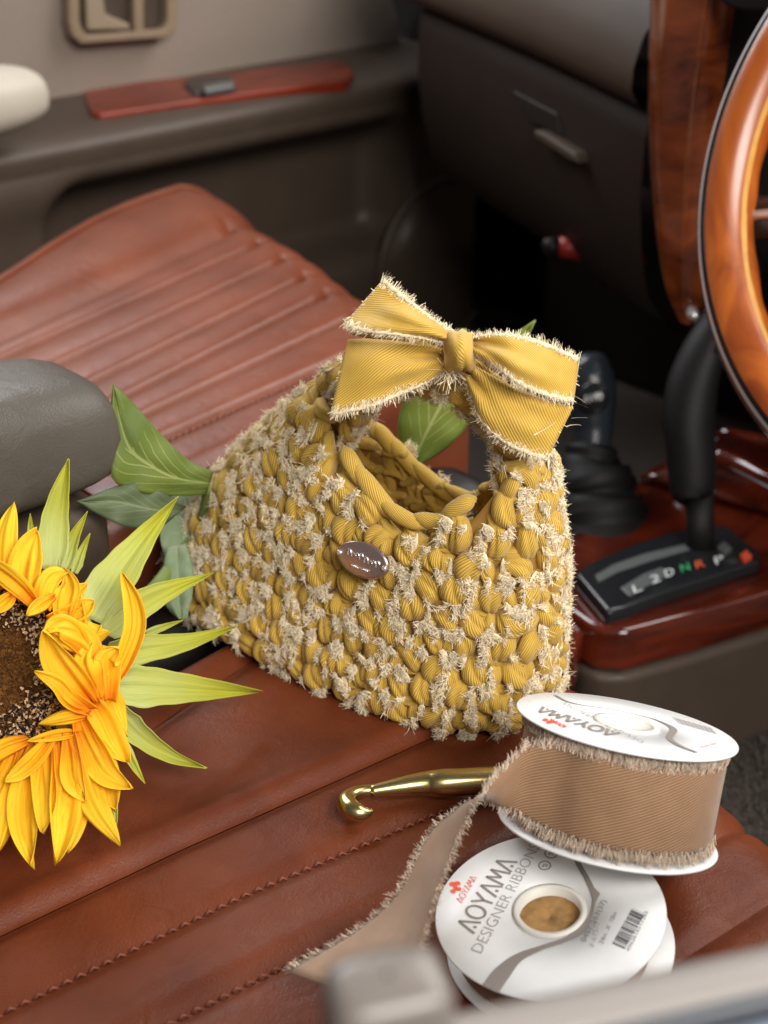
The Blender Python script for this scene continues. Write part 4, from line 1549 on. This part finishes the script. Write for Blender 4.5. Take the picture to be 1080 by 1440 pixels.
# sepals behind the petals
sep = [([(72, 800, .585), (76, 740, .585), (84, 690, .585), (96, 645, .585)], 50, .3),
       ([(90, 800, .587), (102, 760, .588), (123, 719, .588)], 27, .4),
       ([(104, 806, .587), (115, 775, .588), (127, 750, .588)], 18, .2),
       ([(45, 770, .587), (43, 745, .588), (42, 722, .588)], 14, .2),
       ([(128, 868, .588), (160, 815, .596), (200, 760, .606), (248, 702, .618)], 72, .25),
       ([(150, 890, .588), (195, 853, .598), (245, 827, .608), (300, 806, .616)], 50, .3),
       ([(205, 890, .604), (235, 880, .608), (257, 872, .612)], 12, .2),
       ([(150, 918, .586), (205, 912, .598), (265, 902, .610), (333, 881, .620)], 48, .28),
       ([(158, 965, .580), (215, 966, .590), (285, 970, .602), (365, 973, .622)], 66, .3),
       ([(163, 995, .578), (195, 1032, .582), (240, 1062, .586), (291, 1080, .590)], 40, .5),
       ([(170, 1040, .572), (188, 1075, .570), (204, 1102, .570)], 18, .3),
       ([(150, 1100, .562), (158, 1150, .556), (157, 1180, .552)], 22, .3)]
for i, (p, w, c) in enumerate(sep):
    p = [(x, y, min(d, seat_w(x, y) - 0.010)) for x, y, d in p]
    blade('sepal', p, w, 'sepal', sfl, cup=c, prof='sepal', seed=i, rag=0.05, pleat=0.0004, roll=0.15 * ((i % 3) - 1))
# receptacle behind the head
fc = Q(-8, 940, fd)
fnr = nrm(nrm(CAM - fc) + 0.28 * -CR + 0.10 * CU)         # the face looks back past the camera's left
f1 = nrm(np.cross((0, 0, 1), fnr))
f2 = np.cross(fnr, f1)
RD = 0.0305
rows = []
for r, h in ((0.0, -0.020), (0.6, -0.019), (1.15, -0.014), (1.35, -0.007), (1.25, -0.001)):
    rows.append([fc + RD * r * (math.cos(a) * f1 + math.sin(a) * f2) + fnr * h for a in np.linspace(0, 2 * math.pi, 40, endpoint=False)])
gridmesh('receptacle', rows, 'sepal', sfl, closed_v=True)
# domed brown heart
rows = []
for r in np.linspace(0.01, 1.05, 18):
    h = 0.0035 * math.cos(min(1, r) * math.pi / 2) - 0.0045 * math.exp(-(r / 0.25) ** 2)
    rows.append([fc + RD * r * (math.cos(a) * f1 + math.sin(a) * f2) + fnr * (h + 0.0006 * math.sin(7 * a + r * 30)) for a in np.linspace(0, 2 * math.pi, 60, endpoint=False)])
gridmesh('heart', rows, 'flower_heart', sfl, closed_v=True)
# ring of dark stamens with pale tips, and a short brown fuzz in the middle
st, dr_, ln_, s2, d2, l2, s3, d3, l3 = [], [], [], [], [], [], [], [], []
for k in range(2600):
    r = math.sqrt(rng.uniform(0.62 ** 2, 1.12 ** 2))
    a = rng.uniform(0, 2 * math.pi)
    er = math.cos(a) * f1 + math.sin(a) * f2
    p = fc + RD * r * er
    l = rng.uniform(0.004, 0.0085) * (0.75 + 0.3 * r)
    d = nrm(fnr + er * rng.normal() * 0.25 + 0.3 * rng.normal(size=3))
    st.append(p)
    dr_.append(d)
    ln_.append(l)
    if rng.random() < 0.75:
        s2.append(p + d * l * 0.92)
        d2.append(d + rng.normal(size=3) * 0.5)
        l2.append(0.0014)
for k in range(2200):
    r = math.sqrt(rng.uniform(0, 0.66 ** 2))
    a = rng.uniform(0, 2 * math.pi)
    er = math.cos(a) * f1 + math.sin(a) * f2
    s3.append(fc + RD * r * er + fnr * (0.0030 - 0.0045 * math.exp(-(r / 0.25) ** 2)))
    d3.append(fnr + 0.4 * rng.normal(size=3))
    l3.append(0.0020)
V, Fc = strands(st, dr_, ln_, 0.0008, 0.25, 2)
mesh('stamens', V, Fc, 'stamen_dark', sfl, smooth=False)['kind'] = 'stuff'
V, Fc = strands(s2, d2, l2, 0.0014, 0.4, 1)
mesh('stamen_tips', V, Fc, 'stamen_tip', sfl, smooth=False)['kind'] = 'stuff'
V, Fc = strands(s3, d3, l3, 0.0006, 0.3, 1)
mesh('heart_fuzz', V, Fc, 'flower_heart', sfl, smooth=False)['kind'] = 'stuff'
# petals, traced (midrib from base to tip)
pet = [([(4, 830, .560), (6, 790, .566), (10, 745, .574), (20, 706, .580)], 42, .35, 0),
       ([(-30, 830, .560), (-35, 790, .566), (-30, 730, .578)], 46, .3, 0),
       ([(40, 845, .556), (34, 815, .560), (38, 780, .566), (52, 749, .572)], 62, .35, .2),
       ([(62, 856, .552), (64, 832, .556), (76, 812, .562), (95, 803, .566)], 46, .35, -.3),
       ([(50, 850, .552), (25, 822, .548), (-5, 800, .548), (-25, 795, .550)], 40, .5, .4),
       ([(88, 880, .554), (92, 850, .558), (98, 825, .562), (92, 800, .566)], 44, .4, .4),
       ([(78, 838, .548), (58, 850, .544), (37, 866, .540)], 26, .4, 0),
       ([(112, 905, .556), (108, 870, .558), (104, 840, .564), (122, 822, .568)], 40, .4, .3),
       ([(118, 915, .552), (102, 892, .548), (80, 880, .544), (62, 892, .540)], 44, .5, -.3),
       ([(138, 935, .554), (120, 905, .550), (92, 890, .546), (66, 885, .542)], 54, .5, .2),
       ([(132, 990, .548), (108, 965, .542), (78, 925, .538), (62, 884, .536)], 60, .5, .25),
       ([(128, 1000, .546), (100, 985, .540), (80, 962, .537), (48, 944, .535)], 34, .5, -.2),
       ([(140, 985, .550), (122, 950, .546), (116, 925, .548), (130, 905, .552)], 58, .45, .3),
       ([(150, 985, .553), (150, 950, .552), (148, 925, .552), (168, 912, .552)], 52, .45, -.4),
       ([(154, 966, .556), (172, 935, .562), (190, 885, .568), (188, 845, .574), (173, 806, .580)], 40, .5, .25),
       ([(120, 1006, .544), (95, 1008, .541), (54, 1018, .538)], 26, .4, 0),
       ([(110, 1030, .544), (80, 1034, .541), (38, 1042, .538)], 20, .4, 0),
       ([(128, 985, .550), (142, 1010, .552), (160, 1045, .553), (178, 1072, .554)], 54, .5, .25),
       ([(134, 975, .553), (155, 985, .556), (166, 1010, .557), (178, 1036, .558)], 46, .45, .4),
       ([(112, 1010, .546), (128, 1050, .548), (150, 1085, .548), (186, 1109, .546)], 52, .5, -.2),
       ([(118, 1030, .550), (140, 1070, .552), (150, 1110, .550), (162, 1142, .546)], 56, .45, .2),
       ([(104, 1030, .546), (120, 1090, .545), (138, 1140, .540), (169, 1186, .532)], 54, .5, .3),
       ([(98, 1030, .544), (100, 1070, .542), (105, 1100, .541), (121, 1127, .540)], 42, .5, -.3),
       ([(85, 1035, .546), (92, 1090, .542), (88, 1150, .534), (78, 1216, .524)], 58, .5, .25),
       ([(96, 1040, .552), (110, 1100, .546), (100, 1160, .536), (96, 1195, .530)], 56, .4, .1),
       ([(66, 1036, .546), (62, 1080, .540), (66, 1130, .535), (60, 1172, .530)], 46, .5, -.3),
       ([(54, 1040, .546), (38, 1100, .540), (34, 1160, .531), (47, 1221, .520)], 56, .5, -.25),
       ([(36, 1040, .548), (18, 1090, .542), (4, 1150, .532), (-2, 1196, .524)], 58, .45, .2),
       ([(16, 1042, .546), (-4, 1080, .540), (-30, 1130, .533), (-50, 1160, .528)], 56, .45, -.2),
       ([(74, 1036, .541), (52, 1062, .538), (28, 1085, .536), (6, 1098, .534)], 34, .5, .2),
       ([(40, 1040, .544), (12, 1050, .540), (-20, 1066, .536), (-50, 1070, .534)], 36, .4, .2),
       ([(20, 834, .552), (2, 850, .546), (-18, 858, .543)], 28, .4, .1)]
for k_ in range(16):                                         # inner layer filling between the traced petals
    a = rad(-112 + 150 * k_ / 15 + rng.normal() * 4)
    e_ = rng.uniform(0.62, 0.9)
    bx0, by0 = -8 + 98 * math.cos(a), 940 - 104 * math.sin(a)
    bx1, by1 = -8 + (98 + 90 * e_) * math.cos(a - 0.15), 940 - (104 + (150 if math.sin(a) < 0 else 95) * e_) * math.sin(a - 0.1)
    pet.append(([(bx0, by0, .556), ((bx0 + bx1) / 2 + rng.normal() * 6, (by0 + by1) / 2, .558), (bx1, by1, .560)], 38, .5, float(rng.normal() * .35)))
for i, (p, w, c, ro) in enumerate(pet):
    p = [(x, y, min(d, seat_w(x, y) - 0.012)) for x, y, d in p]
    blade('petal', p, w, 'petal', sfl, cup=-c if i % 3 == 0 else c, roll=ro, seed=i, pleat=0.0010)
# petals on the far side of the head, outside the picture
for k, a in enumerate(np.linspace(rad(115), rad(245), 9)):
    cx, cy = -8 + 100 * math.cos(a), 940 - 100 * math.sin(a)
    tx_, ty_ = -8 + 205 * math.cos(a), 940 - 240 * math.sin(a)
    p = [(cx, cy, .555), ((cx + tx_) / 2, (cy + ty_) / 2, .552), (tx_, ty_, .556)]
    p = [(x, y, min(d, seat_w(x, y) - 0.012)) for x, y, d in p]
    blade('petal', p, 56, 'petal', sfl, cup=.4, roll=.2 * (-1) ** k, seed=60 + k)


def leaf(A, B, m, bulge, seed, parent=sfl):
    G = loft([Q(*p) for p in A], [Q(*p) for p in B], 30, 15, bulge, 0.0006, seed)
    # slight crease along the midrib and a wavy rim
    for i in range(30):
        for j in range(15):
            u = -1 + 2 * j / 14
            G[i, j] -= nrm(CAM - G[i, j]) * (0.003 * (1 - abs(u)) ** 1.5) - nrm(CAM - G[i, j]) * 0.0012 * math.sin(i * 0.8) * abs(u)
    return gridmesh('leaf', G, m, parent, thick=0.0005)


leaf([(300, 664, .665), (262, 645, .655), (222, 606, .645), (186, 566, .638), (159, 540, .634)],
     [(290, 696, .665), (235, 697, .652), (190, 690, .642), (158, 672, .636), (154, 610, .634), (159, 541, .634)], 'leaf_green', 0.004, 1)
leaf([(262, 712, .660), (225, 690, .650), (180, 680, .640), (108, 705, .628)],
     [(250, 722, .660), (222, 742, .650), (180, 742, .640), (145, 727, .634), (108, 705, .628)], 'leaf_dark', 0.003, 2)
leaf([(330, 660, .715), (280, 672, .712), (240, 690, .705), (205, 690, .700)],
     [(300, 740, .700), (245, 800, .690), (228, 770, .690), (222, 735, .694), (205, 690, .700)], 'leaf_pale', 0.003, 3)
leaf([(250, 870, .655), (232, 850, .660), (228, 810, .668), (235, 770, .675)],
     [(262, 872, .655), (270, 840, .660), (272, 800, .668), (262, 765, .675)], 'leaf_pale', 0.003, 5)
leaf([(575, 660, .705), (560, 610, .700), (566, 568, .695), (592, 515, .690), (650, 462, .690)],
     [(583, 658, .705), (628, 630, .700), (664, 590, .695), (690, 545, .690), (655, 462, .690)], 'leaf_bright', 0.006, 4)
leaf([(578, 658, .712), (628, 570, .708), (690, 497, .702), (728, 466, .700), (753, 450, .70)],
     [(586, 658, .712), (655, 585, .708), (712, 512, .702), (742, 474, .700), (753, 451, .70)], 'leaf_bright', 0.001, 6)
tube('stem', catmull([fc - fnr * 0.016, Q(120, 905, .612), Q(215, 830, .655), Q(275, 760, .705), Q(360, 735, .745), Q(480, 715, .745), Q(577, 665, .715)], 50), 0.0036, 'stem_green', sfl, n=12)
tube('leaf_stalk', catmull([Q(275, 760, .705), Q(285, 720, .685), Q(292, 684, .666)], 10), 0.002, 'stem_green', sfl, n=8)

# ================================================================== CROCHET HOOK
hk = [(486, 1131), (500, 1119), (520, 1113), (560, 1107), (600, 1102), (625, 1101), (690, 1097), (760, 1090), (830, 1083), (930, 1072), (960, 1069)]
hz_ = [0.0055, 0.0055, .0055, .0055, .0055, .006, .006, .006, .006, .006, .006]
hp = [atZ(x, y, z) for (x, y), z in zip(hk, hz_)]
ch = empty('crochet_hook', hp[0] * np.array([1, 1, 0]), 'brass coloured metal crochet hook lying on the brown leather', 'crochet hook')
hpp = catmull(hp[2:], 60)
rr = np.interp(np.linspace(0, 8, 60), range(9), [0.0025, 0.0040, 0.0052, 0.0058, 0.0056, 0.0056, 0.0056, 0.0054, 0.0040])
tube('shaft', hpp, rr, 'gold_metal', ch, n=24)
# throat and rounded head turning back into the beak
head = catmull([atZ(540, 1110, .0055), atZ(515, 1112, .0055), atZ(496, 1118, .0055), atZ(487, 1128, .0055), atZ(494, 1139, .0055), atZ(506, 1143, .0055), atZ(516, 1143, .0056), atZ(525, 1141, .0058)], 40)
rr = np.interp(np.linspace(0, 7, 40), range(8), [0.0026, 0.0025, 0.0033, 0.0041, 0.0044, 0.0038, 0.0024, 0.0008])
tube('hook_head', head, rr, 'gold_metal', ch, n=22)

# ================================================================== RIBBON SPOOLS
GROUP = None


def disc(name, c, n, r, r_in, m, parent, th=0.0009, seg=96):
    a1 = nrm(np.cross(n, (0.3, 0.2, 0.9)))
    a2 = np.cross(n, a1)
    rows = []
    for rr_, h in ((r_in, -th), (r - 0.0002, -th), (r, -th * 0.6), (r, -th * 0.3), (r - 0.0002, 0), (r_in, 0), (r_in, -th)):
        rows.append([c + rr_ * (math.cos(a) * a1 + math.sin(a) * a2) + n * h for a in np.linspace(0, 2 * math.pi, seg, endpoint=False)])
    o = gridmesh(name, rows, m, parent, closed_v=True)
    return o


def ringwall(name, c, n, r0, r1, h0, h1, m, parent, seg=72, uvs=False):
    a1 = nrm(np.cross(n, (0.3, 0.2, 0.9)))
    a2 = np.cross(n, a1)
    rows, uv = [], []
    prof = [(r0, h0), (r0, h1), (r1, h1), (r1, h0), (r0, h0)]
    for r, h in prof:
        rows.append([c + r * (math.cos(a) * a1 + math.sin(a) * a2) + n * h for a in np.linspace(0, 2 * math.pi, seg, endpoint=False)])
    return gridmesh(name, rows, m, parent, closed_v=True)


def aoyama(name, p0, p1, pu, lift, m, parent, bold=0.11):
    """the wordmark: crossbar-less A with a dot, round O, Y, peaked M"""
    p0, p1, pu = map(np.asarray, (p0, p1, pu))
    ex, ey = (p1 - p0), (pu - p0)
    n = nrm(np.cross(ex, ey))
    Ws = [1.0, 1.05, 0.92, 1.0, 1.15, 1.0]
    gap = 0.10
    tot = sum(Ws) + gap * 5
    parts = []
    ux, uy = ex / tot, ey
    sc = np.linalg.norm(uy)

    def P(x, y):
        return p0 + ux * x + uy * y + np.asarray(lift)

    def stroke(pts, w=bold):
        q = [P(*a) for a in pts]
        if len(q) == 2:
            q = [q[0], (q[0] + q[1]) / 2, q[1]]
        parts.append(stroke_strip(q, [w * sc * 1.15] * len(q), n))
    x = 0.0
    for chr_, w in zip('AOYAMA', Ws):
        if chr_ == 'A':
            stroke([(x + .02, 0), (x + w * .5, 1)])
            stroke([(x + w * .5, 1), (x + w - .02, 0)])
            stroke([(x + w * .5 - .09, .14), (x + w * .5 + .09, .14)], bold * 1.3)
        elif chr_ == 'O':
            stroke([(x + w / 2 + w * .46 * math.cos(a), .5 + .47 * math.sin(a)) for a in np.linspace(0, 2 * math.pi, 40)])
        elif chr_ == 'Y':
            stroke([(x + .04, 1), (x + w / 2, .45)])
            stroke([(x + w - .04, 1), (x + w / 2, .45)])
            stroke([(x + w / 2, .5), (x + w / 2, 0)])
        else:
            stroke([(x + .03, 0), (x + w * .2, 1)])
            stroke([(x + w * .2, 1), (x + w * .5, .3)])
            stroke([(x + w * .5, .3), (x + w * .8, 1)])
            stroke([(x + w * .8, 1), (x + w - .03, 0)])
        x += w + gap
    V, Fc = join(parts)
    return mesh(name, V, Fc, m, parent, smooth=False)


# ---- lower spool, lying flat
ZB = 0.0200
n0 = nrm(np.array([0, 0, 1.0]) - 0.12 * CR)              # rocks slightly on the soft seat
c1 = atZ(773, 1281, ZB)
r1 = np.linalg.norm(atZ(935, 1285, ZB) - atZ(611, 1285, ZB)) / 2
ls = empty('ribbon_spool', c1 * np.array([1, 1, 0]), 'white printed ribbon spool lying flat on the seat with its hub hole showing', 'spool', 'ribbon spools on the driver seat')
fl1 = disc('flange', c1, n0, r1, 0.0115, 'white_card', ls)
c1b = c1 - n0 * 0.0150 + CR * 0.0025
disc('lower_flange', c1b, n0, r1, 0.0115, 'white_card', ls)
ringwall('core', c1, n0, 0.0128, 0.0108, -0.0150, 0.0008, 'white_core', ls)
ringwall('hub_collar', c1, n0, 0.0130, 0.0111, 0.0, 0.0005, 'white_core', ls)
disc('core_board', c1 - n0 * 0.0032, n0, 0.0110, 0.0005, 'kraft_card', ls, th=0.002)
ringwall('wound_ribbon', c1, n0, r1 * 0.86, r1 * 0.80, -0.0142, -0.001, 'taupe_twill', ls)
pp = lambda x, y: atP(x, y, c1 + n0 * 0.00025, n0)
Z0 = (0, 0, 0)
aoyama('wordmark', pp(667, 1313), pp(728, 1212), pp(640, 1303), Z0, 'grey_print', fl1)
text_mesh('small_line', 'DESIGNER RIBBONS', pp(677, 1341), pp(760, 1190), pp(661.5, 1335), Z0, 'light_print', fl1, -0.012)
aoyama('small_wordmark', pp(649.5, 1270), pp(671, 1234), pp(640.5, 1266), Z0, 'red_print', fl1, 0.09)
parts = []
for dx, dy, rx_, ry_ in ((-4, -4, 4.5, 3), (3, -5, 4.5, 3), (0, 1, 3, 3.5), (5, 3, 4, 2.6), (-3, 6, 4, 2.6)):
    k = 14
    parts.append(([pp(640 + dx + rx_ * math.cos(2 * math.pi * q / k), 1247 + dy + ry_ * math.sin(2 * math.pi * q / k)) for q in range(k)], [tuple(range(k))]))
V, Fc = join(parts)
mesh('flower_logo', V, Fc, 'red_print', fl1, smooth=False)
sp = [(690, 1390, 26), (706, 1368, 25), (728, 1347, 15), (760, 1333, 8), (794, 1321, 7), (815, 1308, 13), (829, 1290, 5), (834, 1270, 3.5), (835, 1258, 9), (826, 1237, 8), (814, 1216, 8), (805, 1196, 7)]
Pq = catmull([pp(x, y) for x, y, w in sp], 60)
ww = np.interp(np.linspace(0, len(sp) - 1, 60), range(len(sp)), [w * 0.50 / FPX for _, _, w in sp])
V, Fc = stroke_strip(Pq, ww, n0)
mesh('swoosh', V, Fc, 'grey_print', fl1, smooth=False)
mesh('swoosh_point', [p_ + n0 * 0.00015 for p_ in (pp(832, 1245), pp(844, 1257), pp(838, 1268), pp(834, 1280))], [(0, 1, 2, 3)], 'grey_print', fl1, smooth=False)
text_mesh('code_line', '0457-263(37)', pp(823, 1325), pp(853, 1267), pp(816, 1322), Z0, 'grey_print', fl1)
text_mesh('code_line', 'F-67577', pp(836, 1331), pp(844, 1297), pp(829, 1329), Z0, 'light_print', fl1, -0.01)
text_mesh('size_line', '24m  X  10m', pp(848, 1328), pp(868, 1284), pp(842, 1325), Z0, 'grey_print', fl1, -0.006)
text_mesh('barcode_digits', '4962616517265', pp(885, 1338), pp(912, 1282), pp(880, 1336), Z0, 'light_print', fl1)
parts = []
A_, B_, C_ = np.array((861, 1326.)), np.array((889, 1277.)), np.array((18.0, 8.0))
t = 0.0
rb = np.random.default_rng(5)
while t < 1:
    w = rb.choice([0.012, 0.02, 0.03])
    q0, q1 = A_ + (B_ - A_) * t, A_ + (B_ - A_) * min(1, t + w)
    parts.append(([pp(*q0), pp(*q1), pp(*(q1 + C_)), pp(*(q0 + C_))], [(0, 1, 2, 3)]))
    t += w + rb.choice([0.014, 0.022, 0.035])
V, Fc = join(parts)
mesh('barcode', V, Fc, 'dark_print', fl1, smooth=False)
for (x, y, r) in ((775, 1200, 8), (766, 1217, 7.5)):
    q = [pp(x + r * 1.1 * math.cos(a), y + r * 0.8 * math.sin(a)) for a in np.linspace(0, 2 * math.pi, 28)]
    V, Fc = stroke_strip(q, [0.0005] * 28, n0)
    q = [pp(x - 4 + k_ * 1.6, y + 2.6 * math.sin(k_ * 2)) for k_ in range(6)]
    V, Fc = join([(V, Fc), stroke_strip(q, [0.0004] * 6, n0)])
    mesh('recycling_mark', V, Fc, 'grey_print', fl1, smooth=False)

# ---- upper spool, leaning on the lower one
w2 = 0.525
c2 = Q(881, 1018, w2)
v2 = nrm(CAM - c2)
im = nrm(0.18 * CR + 0.985 * CU)
im = nrm(im - v2 * np.dot(im, v2))
al = math.asin(0.225)
n2 = math.cos(al) * im + math.sin(al) * v2
r2 = 156 / FPX * w2
H2 = 0.0408
us = empty('ribbon_spool', c2 * np.array([1, 1, 0]), 'white card spool wound with wide brown frayed ribbon, leaning on a flat spool', 'spool', 'ribbon spools on the driver seat')
fl2 = disc('flange', c2, n2, r2, 0.0095, 'white_card', us)
disc('lower_flange', c2 - n2 * H2, n2, r2, 0.010, 'white_card', us)
ringwall('core', c2, n2, 0.0110, 0.0092, -H2, 0.0004, 'white_core', us)
ringwall('hub_collar', c2, n2, 0.0122, 0.0094, 0.0, 0.0006, 'white_core', us)
a1 = nrm(np.cross(n2, (0.3, 0.2, 0.9)))
a2 = np.cross(n2, a1)
RR = r2 * 0.90
rows, uv = [], []
aa = np.linspace(0, 2 * math.pi, 121)
_f = max(aa, key=lambda a: np.dot(math.cos(a) * a1 + math.sin(a) * a2, CAM - c2))
USGN = -np.sign(np.dot(-math.sin(_f) * a1 + math.cos(_f) * a2, CR))      # V grows toward the loose end
hs = np.linspace(-0.0048, -H2 + 0.0050, 14)
for h in hs:
    rows.append([c2 + (RR + 0.0003 * math.sin(a * 5)) * (math.cos(a) * a1 + math.sin(a) * a2) + n2 * h for a in aa])
    uv.append([(-h, a * RR * USGN) for a in aa])
rb2 = gridmesh('wound_ribbon', rows, 'brown_twill', us, uv=uv)
for h, sgn in ((hs[0], 1), (hs[-1], -1)):
    e = np.array([c2 + RR * (math.cos(a) * a1 + math.sin(a) * a2) + n2 * h for a in aa])
    er = np.array([math.cos(a) * a1 + math.sin(a) * a2 for a in aa])
    out = np.tile(n2 * sgn, (len(aa), 1)) + er * (0.30 if sgn < 0 else 0.02)
    edge_fringe('ribbon_fringe', e + er * 0.0004, out, er, 13000, 0.0044, 0.0003, 'taupe_thread', rb2, 0.14, 0.10, 0.001)
# inner turns seen behind the fringe
ringwall('inner_turns', c2, n2, RR * 0.985, RR * 0.9, -H2 + 0.002, -0.002, 'taupe_twill', us)
pq = lambda x, y: atP(x, y, c2 + n2 * 0.0003, n2)
aoyama('wordmark', pq(872, 1030), pq(764, 993.5), pq(860, 1036), Z0, 'grey_print', fl2)
text_mesh('small_line', 'DESIGNER RIBBONS', pq(906, 1042), pq(795, 987), pq(902, 1045), Z0, 'light_print', fl2, -0.012)
aoyama('small_wordmark', pq(798, 1021), pq(776, 1010), pq(794, 1024), Z0, 'red_print', fl2, 0.09)
parts = []
for dx, dy, rx_, ry_ in ((-4, -2, 4.5, 2), (3, 1, 4.5, 2), (0, 2, 3, 1.6)):
    k = 12
    parts.append(([pq(771 + dx + rx_ * math.cos(2 * math.pi * q / k), 1014 + dy + ry_ * math.sin(2 * math.pi * q / k)) for q in range(k)], [tuple(range(k))]))
V, Fc = join(parts)
mesh('flower_logo', V, Fc, 'red_print', fl2, smooth=False)
sp = [(780, 977, 5), (800, 987, 5), (830, 993, 3), (860, 997, 2.5), (909, 1008, 3), (930, 1015, 6), (947, 1025, 11), (941, 1037, 9), (955, 1048, 9), (980, 1058, 9)]
Pq = catmull([pq(x, y) for x, y, w in sp], 50)
ww = np.interp(np.linspace(0, len(sp) - 1, 50), range(len(sp)), [w * 0.52 / FPX for _, _, w in sp])
V, Fc = stroke_strip(Pq, ww, n2)
mesh('swoosh', V, Fc, 'grey_print', fl2, smooth=False)
parts = []
for k in range(22):
    t = k / 22 + 0.008 * (k % 3)
    q0 = np.array((946, 1008.)) + np.array((54, 15.)) * t
    q1 = q0 + np.array((1.3, 0.36))
    parts.append(([pq(*q0), pq(*q1), pq(*(q1 + (9, 9))), pq(*(q0 + (9, 9)))], [(0, 1, 2, 3)]))
V, Fc = join(parts)
mesh('barcode', V, Fc, 'light_print', fl2, smooth=False)
text_mesh('code_line', '0457-263(37)', pq(1008, 1046), pq(985, 1052), pq(1006, 1044), Z0, 'red_print', fl2)

# ---- loose end of the ribbon, twisting down over the seat
A = [(880, 1052, .468), (820, 1046, .476), (775, 1043, .484), (742, 1050, .502), (705, 1083, .500), (684, 1108, .498), (670, 1126, .497), (657, 1155, .496), (640, 1195, .490), (624, 1236, .478), (607, 1286, .464), (592, 1345, .447), (585, 1430, .425)]
B = [(870, 1180, .475), (815, 1172, .482), (765, 1158, .490), (725, 1143, .506), (700, 1133, .508), (682, 1127, .511), (662, 1126, .512), (640, 1140, .512), (610, 1164, .512), (588, 1200, .506), (558, 1256, .498), (505, 1306, .490), (402, 1366, .480)]
A = [(x, y, min(d, seat_w(x, y) - 0.004)) for x, y, d in A]
B = [(x, y, min(d, seat_w(x, y) - 0.003)) for x, y, d in B]
def on_roll(h, xpx):
    best_ = None
    for a in np.linspace(0, 2 * math.pi, 1441):
        er_ = math.cos(a) * a1 + math.sin(a) * a2
        p_ = c2 + (RR + 0.0012) * er_ + n2 * h
        if np.dot(er_, CAM - p_) < 0:
            continue
        v_ = p_ - CAM
        e_ = abs(540 + FPX * (v_ @ CR) / (v_ @ CF) - xpx)
        if best_ is None or e_ < best_[0]:
            best_ = (e_, a)
    return best_[1]


def roll_edge(h, xs_):
    an = [on_roll(h, x_) for x_ in xs_]
    an = list(np.unwrap(an))
    sg_ = np.sign(an[0] - an[1])
    an = [an[0] + 0.9 * sg_, an[0] + 0.45 * sg_] + an
    return [c2 + (RR + 0.0012) * (math.cos(a) * a1 + math.sin(a) * a2) + n2 * h for a in an]


Ga = catmull(roll_edge(hs[0], (970, 910, 860, 825, 790)) + [Q(*p) for p in A[3:]], 110)
Gb = catmull(roll_edge(hs[-1], (953, 892, 842, 807, 772)) + [Q(*p) for p in B[3:]], 110)
G = np.zeros((110, 14, 3))
for i in range(110):
    for j in range(14):
        t = j / 13
        p = Ga[i] * (1 - t) + Gb[i] * t
        G[i, j] = p + nrm(CAM - p) * 0.004 * 4 * t * (1 - t) * math.sin(max(0, i - 46) / 63 * 6)
k = 62
lead = gridmesh('loose_ribbon', G[:k + 1], 'brown_twill', us, uv=surf_uv(G)[:k + 1], thick=0.0004)
tail_ = gridmesh('ribbon_tail', G[k:], 'taupe_twill', us, uv=surf_uv(G)[k:], thick=0.0004)
for j, inn in ((0, 1), (-1, -2)):
    e, out, N = grid_edge(G, j, inn)
    edge_fringe('ribbon_fringe', e, out, N, 9000, 0.0034, 0.0003, 'taupe_thread', lead, 0.25, 0.2, 0.002)
